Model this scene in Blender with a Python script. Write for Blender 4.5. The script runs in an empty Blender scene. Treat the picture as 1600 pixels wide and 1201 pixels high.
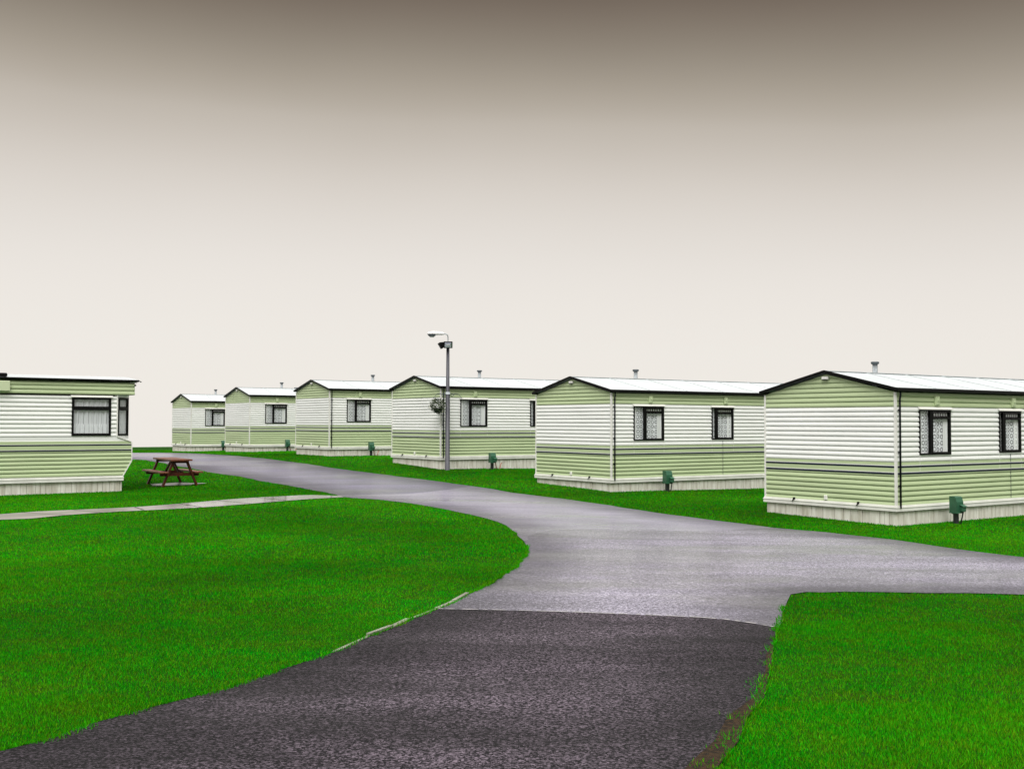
import bpy, math, random
import numpy as np
from mathutils import Matrix, Vector
from mathutils.geometry import delaunay_2d_cdt
random.seed(7); rng = np.random.default_rng(7)
S = bpy.context.scene
COL = S.collection
R = math.radians
ZO = 1.7                                  # eye height above the driveway

# ------------------------------------------------------------------ camera
cd = bpy.data.cameras.new('camera'); cam = bpy.data.objects.new('camera', cd); COL.objects.link(cam)
cd.sensor_width = 36.0; cd.lens = 36.0 * 1754.36 / 1600.0
cd.clip_start = 0.1; cd.clip_end = 3000
cam.matrix_world = Matrix.Translation((0, 0, ZO)) @ Matrix.Rotation(math.pi / 2 + 0.0343, 4, 'X') @ Matrix.Rotation(0.0025, 4, 'Z')
S.camera = cam

# ------------------------------------------------------------------ sky, sun, exposure
def lin(c):
    return tuple((x / 255 / 12.92) if x / 255 <= .04045 else ((x / 255 + .055) / 1.055) ** 2.4 for x in c) + (1.0,)
SUN_EL, SUN_ROT = R(52), R(187)
W = bpy.data.worlds.new('World'); S.world = W; W.use_nodes = True
nt = W.node_tree; N = nt.nodes; LK = nt.links
for n in list(N): N.remove(n)
out = N.new('ShaderNodeOutputWorld'); bg = N.new('ShaderNodeBackground'); LK.new(bg.outputs[0], out.inputs[0])
sky = N.new('ShaderNodeTexSky'); sky.sky_type = 'NISHITA'; sky.sun_disc = False
sky.sun_elevation = SUN_EL; sky.sun_rotation = SUN_ROT
dim = N.new('ShaderNodeVectorMath'); dim.operation = 'SCALE'; dim.inputs[3].default_value = 0.08
LK.new(sky.outputs[0], dim.inputs[0])
tc = N.new('ShaderNodeTexCoord'); sx = N.new('ShaderNodeSeparateXYZ'); LK.new(tc.outputs['Generated'], sx.inputs[0])
# overcast: a pale band low down, a graduated brown above it, an added bright deck overhead
nz = N.new('ShaderNodeTexNoise'); nz.inputs['Scale'].default_value = 2.2; nz.inputs['Detail'].default_value = 4
LK.new(tc.outputs['Generated'], nz.inputs[0])
jit = N.new('ShaderNodeMath'); jit.operation = 'MULTIPLY_ADD'; jit.inputs[1].default_value = 0.03
LK.new(nz.outputs[0], jit.inputs[0])
tilt = N.new('ShaderNodeMath'); tilt.operation = 'MULTIPLY_ADD'; tilt.inputs[1].default_value = 0.03   # darker towards the right
LK.new(sx.outputs[0], tilt.inputs[0]); LK.new(sx.outputs[2], tilt.inputs[2])
off = N.new('ShaderNodeMath'); off.operation = 'ADD'; off.inputs[1].default_value = -0.015
LK.new(tilt.outputs[0], off.inputs[0]); LK.new(off.outputs[0], jit.inputs[2])
ramp = N.new('ShaderNodeValToRGB'); ramp.color_ramp.interpolation = 'B_SPLINE'
SKY = [(0.0, (241, 236, 229)), (.06, (240, 235, 228)), (.105, (238, 232, 225)), (.15, (232, 226, 219)), (.205, (217, 209, 200)),
       (.256, (191, 182, 170)), (.282, (173, 163, 149)), (.307, (154, 144, 130)), (.332, (135, 124, 110)), (.356, (118, 105, 92)), (.40, (98, 86, 74)), (.62, (98, 86, 74))]
el = ramp.color_ramp.elements
while len(el) < len(SKY): el.new(.5)
for e, (p, c) in zip(el, SKY): e.position = p; e.color = lin(c)
LK.new(jit.outputs[0], ramp.inputs[0])
zenith_fill = N.new('ShaderNodeMapRange'); zenith_fill.interpolation_type = 'SMOOTHSTEP'  # extra brightness added above the view to light roofs and walls
zenith_fill.inputs['From Min'].default_value = .42; zenith_fill.inputs['From Max'].default_value = .75
zenith_fill.inputs['To Min'].default_value = 0; zenith_fill.inputs['To Max'].default_value = 2.1
LK.new(sx.outputs[2], zenith_fill.inputs['Value'])
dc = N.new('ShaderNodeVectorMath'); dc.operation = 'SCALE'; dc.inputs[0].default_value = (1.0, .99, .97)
LK.new(zenith_fill.outputs[0], dc.inputs[3])
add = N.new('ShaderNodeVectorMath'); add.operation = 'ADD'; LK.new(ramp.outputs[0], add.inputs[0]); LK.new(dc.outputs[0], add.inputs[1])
mixs = N.new('ShaderNodeMix'); mixs.data_type = 'RGBA'; mixs.inputs[0].default_value = 0.97        # cloud cover over the clear sky
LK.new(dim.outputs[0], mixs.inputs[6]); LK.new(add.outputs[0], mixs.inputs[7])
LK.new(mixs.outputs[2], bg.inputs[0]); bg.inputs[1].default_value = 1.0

sl = bpy.data.lights.new('sun', 'SUN'); sl.energy = 2.4; sl.angle = R(35); sl.color = (1, .97, .93)
sun = bpy.data.objects.new('sun', sl); COL.objects.link(sun)
sun.rotation_euler = (R(90) - SUN_EL, 0, math.pi - SUN_ROT)     # from behind the camera, to its left
S.view_settings.view_transform = 'Standard'; S.view_settings.look = 'None'
S.view_settings.exposure = 0.0; S.view_settings.gamma = 1.0; S.view_settings.use_curve_mapping = False
S.cycles.use_denoising = True; S.cycles.denoising_input_passes = 'RGB_ALBEDO_NORMAL'; S.cycles.denoising_prefilter = 'ACCURATE'

# ------------------------------------------------------------------ helpers
def tag(o, label=None, cat=None, group=None, kind=None):
    if label: o['label'] = label
    if cat: o['category'] = cat
    if group: o['group'] = group
    if kind: o['kind'] = kind
    return o
def empty(name, loc=(0, 0, 0), rz=0.0):
    o = bpy.data.objects.new(name, None); COL.objects.link(o); o.location = loc; o.rotation_euler = (0, 0, rz)
    o.empty_display_size = .2
    return o
def copy_tree(o, parent=None):
    c = o.copy(); COL.objects.link(c)
    if parent is not None: c.parent = parent
    for ch in list(o.children): copy_tree(ch, c)
    return c
class MB:
    def __init__(s, M=None): s.v = []; s.f = []; s.mi = []; s.sm = []; s.M = M or Matrix.Identity(4)
    def vert(s, p): s.v.append(tuple(s.M @ Vector(p))); return len(s.v) - 1
    def face(s, pts, m=0, smooth=False):
        s.f.append([s.vert(p) for p in pts]); s.mi.append(m); s.sm.append(smooth)
    def box(s, x0, x1, y0, y1, z0, z1, m=0, b=0.0):
        if b:                                             # small chamfer on all edges
            X = (x0, x0 + b, x1 - b, x1); Y = (y0, y0 + b, y1 - b, y1); Z = (z0, z0 + b, z1 - b, z1)
            P = {}
            for i, x in ((0, 0), (1, 3)):
                for j, y in ((0, 0), (1, 3)):
                    for k, z in ((0, 0), (1, 3)):
                        ix = 1 if x == 0 else 2; iy = 1 if y == 0 else 2; iz = 1 if z == 0 else 2
                        P[i, j, k] = (s.vert((X[x], Y[iy], Z[iz])), s.vert((X[ix], Y[y], Z[iz])), s.vert((X[ix], Y[iy], Z[z])))
            def F(l): s.f.append(l); s.mi.append(m); s.sm.append(False)
            F([P[0,0,0][0], P[0,0,1][0], P[0,1,1][0], P[0,1,0][0]]); F([P[1,0,0][0], P[1,1,0][0], P[1,1,1][0], P[1,0,1][0]])
            F([P[0,0,0][1], P[1,0,0][1], P[1,0,1][1], P[0,0,1][1]]); F([P[0,1,0][1], P[0,1,1][1], P[1,1,1][1], P[1,1,0][1]])
            F([P[0,0,0][2], P[0,1,0][2], P[1,1,0][2], P[1,0,0][2]]); F([P[0,0,1][2], P[1,0,1][2], P[1,1,1][2], P[0,1,1][2]])
            for a in (0, 1):
                for c in (0, 1):
                    F([P[a,c,0][0], P[a,c,1][0], P[a,c,1][1], P[a,c,0][1]])
                    F([P[0,a,c][1], P[1,a,c][1], P[1,a,c][2], P[0,a,c][2]])
                    F([P[a,0,c][0], P[a,1,c][0], P[a,1,c][2], P[a,0,c][2]])
            for q in P.values(): F(list(q))
            return s
        c = [s.vert((x, y, z)) for z in (z0, z1) for y in (y0, y1) for x in (x0, x1)]
        for q in ((0, 1, 3, 2), (4, 6, 7, 5), (0, 4, 5, 1), (2, 3, 7, 6), (0, 2, 6, 4), (1, 5, 7, 3)):
            s.f.append([c[i] for i in q]); s.mi.append(m); s.sm.append(False)
        return s
    def beam(s, p, q, w, h, m=0, up=(0, 0, 1)):           # rectangular bar from p to q
        p = Vector(p); q = Vector(q); d = (q - p).normalized(); a = d.cross(Vector(up))
        if a.length < 1e-4: a = d.cross(Vector((1, 0, 0)))
        a.normalize(); b = a.cross(d).normalized()
        c = []
        for e in (p, q):
            for i, j in ((-1, -1), (1, -1), (1, 1), (-1, 1)): c.append(s.vert(e + a * (i * w / 2) + b * (j * h / 2)))
        for qd in ((0, 3, 2, 1), (4, 5, 6, 7), (0, 1, 5, 4), (1, 2, 6, 5), (2, 3, 7, 6), (3, 0, 4, 7)):
            s.f.append([c[i] for i in qd]); s.mi.append(m); s.sm.append(False)
        return s
    def tube(s, path, rad, n=10, m=0, cap=True):
        path = [Vector(p) for p in path]; rads = rad if isinstance(rad, (list, tuple)) else [rad] * len(path)
        rings = []; ref = None
        for i, p in enumerate(path):
            d = (path[min(i + 1, len(path) - 1)] - path[max(i - 1, 0)]).normalized()
            if ref is None: ref = Vector((1, 0, 0)) if abs(d.x) < .9 else Vector((0, 1, 0))
            a = d.cross(ref).normalized(); b = d.cross(a).normalized(); ref = (ref - d * ref.dot(d)).normalized()
            rings.append([s.vert(p + a * (rads[i] * math.cos(2 * math.pi * k / n)) + b * (rads[i] * math.sin(2 * math.pi * k / n))) for k in range(n)])
        for i in range(len(rings) - 1):
            for k in range(n):
                s.f.append([rings[i][k], rings[i][(k + 1) % n], rings[i + 1][(k + 1) % n], rings[i + 1][k]]); s.mi.append(m); s.sm.append(True)
        if cap:
            for r in (rings[0], rings[-1]): s.f.append(list(r)); s.mi.append(m); s.sm.append(False)
        return s
    def build(s, name, mats, parent=None):
        me = bpy.data.meshes.new(name); me.from_pydata(s.v, [], s.f); me.update()
        if not isinstance(mats, (list, tuple)): mats = [mats]
        for m in mats: me.materials.append(m)
        me.polygons.foreach_set('material_index', s.mi); me.polygons.foreach_set('use_smooth', s.sm)
        me.update()
        o = bpy.data.objects.new(name, me); COL.objects.link(o)
        if parent is not None: o.parent = parent
        return o

# ------------------------------------------------------------------ materials
def mat(name, col, rough=.5, metal=0.0, var=0.0, scale=3.0, bump=0.0, bscale=40.0, spec=.5, col2=None, stretch=None, detail=5):
    m = bpy.data.materials.new(name); m.use_nodes = True; t = m.node_tree; b = t.nodes['Principled BSDF']
    b.inputs['Base Color'].default_value = (*col, 1); b.inputs['Roughness'].default_value = rough
    b.inputs['Metallic'].default_value = metal; b.inputs['Specular IOR Level'].default_value = spec
    tc = t.nodes.new('ShaderNodeTexCoord'); src = tc.outputs['Object']
    if stretch:
        mp = t.nodes.new('ShaderNodeMapping'); mp.inputs['Scale'].default_value = stretch; t.links.new(src, mp.inputs[0]); src = mp.outputs[0]
    if var or col2:
        n = t.nodes.new('ShaderNodeTexNoise'); n.inputs['Scale'].default_value = scale; n.inputs['Detail'].default_value = detail; t.links.new(src, n.inputs[0])
        r = t.nodes.new('ShaderNodeMapRange'); r.inputs[1].default_value = .35; r.inputs[2].default_value = .68; t.links.new(n.outputs[0], r.inputs[0])
        mx = t.nodes.new('ShaderNodeMix'); mx.data_type = 'RGBA'; t.links.new(r.outputs[0], mx.inputs[0])
        c2 = col2 or tuple(x * (1 - var) for x in col)
        mx.inputs[6].default_value = (*col, 1); mx.inputs[7].default_value = (*c2, 1); t.links.new(mx.outputs[2], b.inputs['Base Color'])
    if bump:
        n2 = t.nodes.new('ShaderNodeTexNoise'); n2.inputs['Scale'].default_value = bscale; n2.inputs['Detail'].default_value = 4; t.links.new(src, n2.inputs[0])
        bp = t.nodes.new('ShaderNodeBump'); bp.inputs['Strength'].default_value = bump; bp.inputs['Distance'].default_value = .02
        t.links.new(n2.outputs[0], bp.inputs['Height']); t.links.new(bp.outputs[0], b.inputs['Normal'])
    return m
WHITE = (.82, .84, .82); GREEN = (.475, .575, .335)
M_white = mat('white_paint', WHITE, .42, var=.07, scale=2.2, stretch=(.35, .35, 2.5))
M_green = mat('green_paint', GREEN, .42, var=.12, scale=2.0, stretch=(.35, .35, 2.5))
M_trim = mat('trim_white', (.80, .80, .76), .45, var=.12, scale=4, stretch=(1, 1, .3))
M_skirt = mat('skirt_panel', (.80, .79, .73), .55, col2=(.50, .475, .40), scale=5, stretch=(1.6, 1.6, .35))
M_navy = mat('navy_stripe', (.008, .013, .028), .45, spec=.2)
M_roof = mat('roof_sheet', (.52, .56, .57), .5, var=.12, scale=.9, stretch=(1, 1, 4))
M_black = mat('black_trim', (.004, .004, .004), .5, spec=.12)
M_frame = mat('window_black', (.004, .004, .004), .45, spec=.12)
M_pipe = mat('dark_pipe', (.006, .006, .012), .45, spec=.2)
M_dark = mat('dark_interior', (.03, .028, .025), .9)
M_galv = mat('galvanised', (.42, .46, .48), .35, metal=.6, var=.25, scale=12)
M_cowl = mat('grey_cowl', (.06, .075, .085), .45)
M_box = mat('green_box', (.032, .125, .068), .4, var=.25, scale=7)
M_cable = mat('orange_cable', (.33, .12, .07), .5)
M_post = mat('dark_post', (.015, .018, .02), .55)
M_wood = mat('stained_wood', (.10, .020, .006), .55, spec=.25, col2=(.04, .009, .004), scale=9, bump=.25, bscale=30, stretch=(1, .25, 1))
M_woodtop = mat('pale_wood', (.20, .06, .028), .42, col2=(.085, .022, .010), scale=14, bump=.3, bscale=30, stretch=(1, .3, 1))  # paler brown for the table top and seat boards
M_pole = mat('grey_pole', (.055, .056, .070), .45, metal=.1, var=.2, scale=6)
M_lampw = mat('lamp_white', (.8, .8, .8), .35)
M_lampg = mat('lamp_glass', (.25, .29, .27), .12)
M_lens = mat('flood_glass', (.12, .17, .2), .08)
M_refl = mat('flood_reflector', (.6, .66, .7), .2, metal=.8)
M_leaf = mat('basket_leaf', (.014, .03, .007), .6, col2=(.035, .06, .012), scale=20)
M_leafp = mat('pale_flower', (.55, .55, .42), .6)
M_concrete = mat('concrete_kerb', (.29, .275, .24), .7, col2=(.10, .10, .07), scale=4, bump=.4)

def glass_mat():
    m = bpy.data.materials.new('window_glass'); m.use_nodes = True; t = m.node_tree
    for n in list(t.nodes): t.nodes.remove(n)
    o = t.nodes.new('ShaderNodeOutputMaterial'); tr = t.nodes.new('ShaderNodeBsdfTransparent'); gl = t.nodes.new('ShaderNodeBsdfGlossy')
    gl.inputs['Roughness'].default_value = .03; fr = t.nodes.new('ShaderNodeValue'); fr.outputs[0].default_value = .06
    mx = t.nodes.new('ShaderNodeMixShader'); t.links.new(fr.outputs[0], mx.inputs[0]); t.links.new(tr.outputs[0], mx.inputs[1]); t.links.new(gl.outputs[0], mx.inputs[2])
    tr.inputs[0].default_value = (.93, .95, .95, 1); t.links.new(mx.outputs[0], o.inputs[0]); return m
M_glass = glass_mat()
def lace_mat(name, lace):
    m = bpy.data.materials.new(name); m.use_nodes = True; t = m.node_tree; b = t.nodes['Principled BSDF']
    b.inputs['Base Color'].default_value = (.86, .87, .9, 1); b.inputs['Roughness'].default_value = .9
    tc = t.nodes.new('ShaderNodeTexCoord')
    if lace:
        sp = t.nodes.new('ShaderNodeSeparateXYZ'); t.links.new(tc.outputs['Object'], sp.inputs[0])
        cb = t.nodes.new('ShaderNodeCombineXYZ'); t.links.new(sp.outputs[0], cb.inputs[0]); t.links.new(sp.outputs[2], cb.inputs[1])
        v = t.nodes.new('ShaderNodeTexVoronoi'); v.inputs['Scale'].default_value = 8.5; v.inputs['Randomness'].default_value = .12; t.links.new(cb.outputs[0], v.inputs[0])
        r1 = t.nodes.new('ShaderNodeMath'); r1.operation = 'MULTIPLY'; r1.inputs[1].default_value = 15; t.links.new(v.outputs['Distance'], r1.inputs[0])
        r2 = t.nodes.new('ShaderNodeMath'); r2.operation = 'SINE'; t.links.new(r1.outputs[0], r2.inputs[0])
        n = t.nodes.new('ShaderNodeTexNoise'); n.inputs['Scale'].default_value = 45; t.links.new(tc.outputs['Object'], n.inputs[0])
        a = t.nodes.new('ShaderNodeMath'); a.operation = 'MULTIPLY_ADD'; a.inputs[1].default_value = .26; t.links.new(r2.outputs[0], a.inputs[0])
        t.links.new(n.outputs[0], a.inputs[2])
        mr = t.nodes.new('ShaderNodeMapRange'); mr.inputs[1].default_value = .40; mr.inputs[2].default_value = .64; mr.inputs[3].default_value = .33; mr.inputs[4].default_value = 1
        t.links.new(a.outputs[0], mr.inputs[0]); t.links.new(mr.outputs[0], b.inputs['Alpha'])
    else: b.inputs['Alpha'].default_value = .74
    return m
M_lace = lace_mat('lace_net', True); M_net = lace_mat('plain_net', False)
M_cloth = mat('curtain_cloth', (.8, .8, .8), .9)
ROAD_FAR = [(-17.4, 51.7), (-16.25, 51.02), (-14.99, 49.48), (-12.52, 45.15), (-10.63, 42.24), (-8.16, 38.26), (-6.13, 35.05), (-4.43, 32.49), (-3.32, 31.06), (-0.93, 27.43), (0.01, 25.71), (1.05, 24.44), (1.97, 23.02), (2.78, 21.73), (3.69, 20.33), (4.5, 19.24), (5.19, 18.62), (5.92, 17.54), (6.45, 16.3), (6.99, 15.39)]
ROAD_NEAR = [(-13.5, 40.12), (-12.2, 38.3), (-9.27, 33.76), (-7.49, 31.39), (-5.63, 28.1), (-4.58, 26.21), (-3.93, 24.94), (-3.61, 24.24), (-2.48, 23.34), (-1.19, 21.43), (-0.42, 19.89), (-0.04, 18.36), (0.15, 16.95), (0.2, 15.82), (0.16, 14.69), (0.06, 13.48), (-0.16, 12.43), (-0.43, 11.32), (-0.66, 10.36), (-0.87, 9.77), (-1.1, 8.99), (-1.32, 8.39), (-1.56, 7.81), (-1.86, 7.14), (-2.1, 6.71), (-2.31, 6.31), (-2.46, 6.02), (-2.61, 5.79)]
LAWN_RIGHT = [(5.36, 11.81), (4.37, 11.85), (3.49, 11.84), (3.24, 11.77), (3.07, 11.77), (2.89, 11.58), (2.71, 11.13), (2.6, 10.76), (2.28, 9.58), (2.07, 8.82), (1.79, 7.85), (1.57, 7.08), (1.4, 6.55), (1.22, 6.05), (1.03, 5.62)]
JOINT = [(-0.47, 10.39), (0.19, 10.31), (1.16, 10.17), (1.88, 9.98), (2.32, 9.76)]
JOINT_B = [(-3.61, 24.94), (-2.29, 25.24), (-0.92, 27.24)]
JOINT_C = [(0.19, 16.48), (0.54, 18.11), (1.42, 18.46), (3.15, 18.47), (4.5, 19.24)]
PATH_FAR = [(-9.02, 19.87), (-8.64, 20.45), (-8.13, 20.82), (-7.21, 21.52), (-6.43, 22.64), (-5.73, 23.75), (-4.96, 24.43), (-4.39, 24.76), (-3.73, 24.5)]
PATH_NEAR = [(-8.54, 18.81), (-8.13, 19.07), (-7.83, 19.74), (-7.14, 20.53), (-6.43, 21.07), (-5.71, 21.75), (-5.36, 22.22), (-4.81, 22.96), (-4.21, 23.71), (-3.61, 24.19)]
CTRL = [[-17.056, 56.411, -1.466], [-15.388, 53.858, -1.407], [-13.991, 54.77, -1.386], [-12.712, 49.816, -1.317], [-11.044, 47.262, -1.247], [-9.33, 48.382, -1.231], [-8.258, 42.902, -1.213], [-6.566, 40.365, -1.207], [-4.486, 41.752, -1.219], [-3.847, 35.995, -1.276], [-2.127, 33.477, -1.383], [0.711, 35.416, -1.436], [0.613, 28.996, -1.529], [2.342, 26.483, -1.617], [6.576, 29.396, -1.694], [5.05, 22.456, -1.758], [6.825, 19.975, -1.813], [10.178, 22.374, -1.809], [0.0, 5.5, -1.7], [-3.0, 6.0, -1.69], [3.0, 6.0, -1.72], [0.0, 0.0, -1.7], [-8.0, 0.0, -1.68], [8.0, 0.0, -1.74], [0.0, 11.0, -1.725], [6.0, 11.0, -1.79], [-6.0, 14.0, -1.68], [-14.0, 12.0, -1.64], [12.0, 10.0, -1.82], [20.0, 25.0, -1.82], [14.0, 34.0, -1.75], [-25.0, 25.0, -1.6], [-28.0, 45.0, -1.52], [-22.0, 70.0, -1.5], [-10.0, 72.0, -1.5], [5.0, 60.0, -1.52], [22.0, 50.0, -1.62], [30.0, 8.0, -1.85], [-30.0, 0.0, -1.65], [-9.146, 26.5, -1.617], [-11.28, 24.82, -1.633], [-8.914, 29.5, -1.646]]
# ------------------------------------------------------------------ terrain
C = np.array(CTRL); nC = len(C)
def phi(r2): return np.where(r2 > 0, .5 * r2 * np.log(r2 + 1e-12), 0)
_d = ((C[:, None, :2] - C[None, :, :2]) ** 2).sum(-1)
_A = np.zeros((nC + 3, nC + 3)); _A[:nC, :nC] = phi(_d) + 2.0 * np.eye(nC); _A[:nC, nC] = 1; _A[:nC, nC + 1:] = C[:, :2]; _A[nC, :nC] = 1; _A[nC + 1:, :nC] = C[:, :2].T
_w = np.linalg.solve(_A, np.concatenate([C[:, 2], np.zeros(3)]))
def T(x, y):
    x = np.asarray(x, float); y = np.asarray(y, float)
    xc = np.clip(x, -32, 34); yc = np.clip(y, -2, 76)
    z = np.full(x.shape, _w[nC]) + _w[nC + 1] * xc + _w[nC + 2] * yc
    for i in range(nC): z = z + _w[i] * phi((xc - C[i, 0]) ** 2 + (yc - C[i, 1]) ** 2)
    d = np.maximum(np.sqrt(x * x + (y - 20) ** 2) - 52, 0)
    return z - .09 * (np.sqrt(d * d + 64) - 8) + ZO
def Tz(x, y): return float(T(np.array([x]), np.array([y]))[0])
def inside(px, py, poly):
    r = np.zeros(px.shape, bool); n = len(poly)
    for i in range(n):
        x0, y0 = poly[i]; x1, y1 = poly[(i + 1) % n]
        if y0 == y1: continue
        r ^= ((y0 > py) != (y1 > py)) & (px < (x1 - x0) * (py - y0) / (y1 - y0) + x0)
    return r
def smooth(L, step=.35, closed=False):
    """Catmull-Rom through the points, resampled."""
    o = []
    n = len(L)
    for i in range(n - 1):
        p0 = np.array(L[max(i - 1, 0)]); p1 = np.array(L[i]); p2 = np.array(L[i + 1]); p3 = np.array(L[min(i + 2, n - 1)])
        k = max(1, int(np.linalg.norm(p2 - p1) / step))
        for j in range(k):
            t = j / k
            o.append(tuple(.5 * (2 * p1 + (p2 - p0) * t + (2 * p0 - 5 * p1 + 4 * p2 - p3) * t * t + (3 * p1 - p0 - 3 * p2 + p3) * t ** 3)))
    o.append(tuple(map(float, L[-1])))
    return [(float(a), float(b)) for a, b in o]
def wobble(L, amp, seed=0, f=1.7):
    o = []; s = 0
    for i, (x, y) in enumerate(L):
        if i: s += math.hypot(x - L[i - 1][0], y - L[i - 1][1])
        a = amp * (math.sin(f * s + seed) + .6 * math.sin(2.7 * f * s + 2 * seed) + .5 * math.sin(6.1 * f * s + 3 * seed))
        x1, y1 = L[min(i + 1, len(L) - 1)]; x0, y0 = L[max(i - 1, 0)]
        l = math.hypot(x1 - x0, y1 - y0) or 1
        o.append((x - (y1 - y0) / l * a, y + (x1 - x0) / l * a))
    return o
def sheet(name, poly, dz, m, grid=.4, edges=None):
    poly = [poly[i] for i in range(len(poly)) if math.dist(poly[i], poly[i - 1]) > 1e-3]
    xs = [p[0] for p in poly]; ys = [p[1] for p in poly]
    gx, gy = np.meshgrid(np.arange(min(xs), max(xs), grid), np.arange(min(ys), max(ys), grid)); gx = gx.ravel(); gy = gy.ravel()
    k = inside(gx, gy, poly)
    pts = [Vector(p) for p in poly] + [Vector((a, b)) for a, b in zip(gx[k], gy[k])]
    v, e, f, *_ = delaunay_2d_cdt(pts, [], [list(range(len(poly)))], 1, 1e-5)
    z = T(np.array([p.x for p in v]), np.array([p.y for p in v])) + dz
    me = bpy.data.meshes.new(name); me.from_pydata([(p.x, p.y, float(c)) for p, c in zip(v, z)], [], f); me.materials.append(m)
    me.update()
    flip = [p.index for p in me.polygons if p.normal.z < 0]
    if len(flip) > len(f) / 2: me.flip_normals()
    me.polygons.foreach_set('use_smooth', [True] * len(f))
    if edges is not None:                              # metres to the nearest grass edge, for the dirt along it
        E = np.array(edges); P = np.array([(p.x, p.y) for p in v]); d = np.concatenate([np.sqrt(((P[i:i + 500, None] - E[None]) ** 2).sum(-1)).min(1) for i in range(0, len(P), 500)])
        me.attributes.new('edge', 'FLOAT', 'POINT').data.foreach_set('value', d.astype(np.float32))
    o = bpy.data.objects.new(name, me); COL.objects.link(o); return o

far_edge = wobble(smooth([(-48, 62), (-30, 56.5), (-22, 53.8)] + ROAD_FAR), .025, 1) + smooth([(7.6, 14.9), (11, 12.9), (18, 10.2), (30, 8)], 1.0)
near_edge = wobble(smooth([(-48, 52), (-30, 48), (-20, 45.5)] + ROAD_NEAR), .022, 2) + [(-2.9, 5.0), (-3.6, 3.2), (-5.0, 0.5)]
lawn_r = smooth([(30, 5.5), (18, 8.2), (10, 10.9), (7.5, 11.5)] + LAWN_RIGHT + [(.75, 4.8), (.2, 3.2), (-.6, .5)])
lawn_rw = wobble(lawn_r, .02, 3, 2.3)
def cut(L, p):                                     # index of the nearest point of a line
    return min(range(len(L)), key=lambda i: math.dist(L[i], p))
iA = cut(near_edge, (-3.61, 24.94)); iB = cut(far_edge, (-.92, 27.24))
iC = cut(near_edge, (.18, 16.4)); iD = cut(far_edge, (4.5, 19.24))
iE = cut(near_edge, (-.62, 10.42)); iF = cut(lawn_rw, (2.34, 9.72))
jB = wobble(smooth([near_edge[iA], (-2.29, 25.24), far_edge[iB]], .2), .01, 4)
jC = wobble(smooth([near_edge[iC], (.54, 18.0), (1.42, 18.46), (3.15, 18.5), far_edge[iD]], .2), .03, 5, 3)
jE = smooth([near_edge[iE]] + [(.19, 10.31), (1.16, 10.17), (1.88, 9.98)] + [lawn_rw[iF]], .2)
for J in (jB, jC, jE): pass
jB[0], jB[-1] = near_edge[iA], far_edge[iB]; jC[0], jC[-1] = near_edge[iC], far_edge[iD]
P_far = far_edge[:iB + 1] + jB[::-1][1:] + near_edge[:iA][::-1]
P_mid = far_edge[iB:iD + 1] + jC[::-1][1:] + near_edge[iA:iC][::-1] + jB[1:-1]
P_side = far_edge[iD:] + lawn_rw[:iF + 1] + jE[::-1][1:] + near_edge[iC:iE][::-1] + jC[1:-1]
P_drive = jE + lawn_rw[iF + 1:] + near_edge[iE + 1:][::-1]
P_path = smooth([(-12, 17.2), (-10.2, 18.7)] + PATH_FAR, .3) + [near_edge[cut(near_edge, (-3.66, 24.42))], near_edge[cut(near_edge, (-3.58, 24.2))]] + smooth(PATH_NEAR[::-1] + [(-9.6, 17.6), (-11.3, 16.0)], .3)

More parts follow.
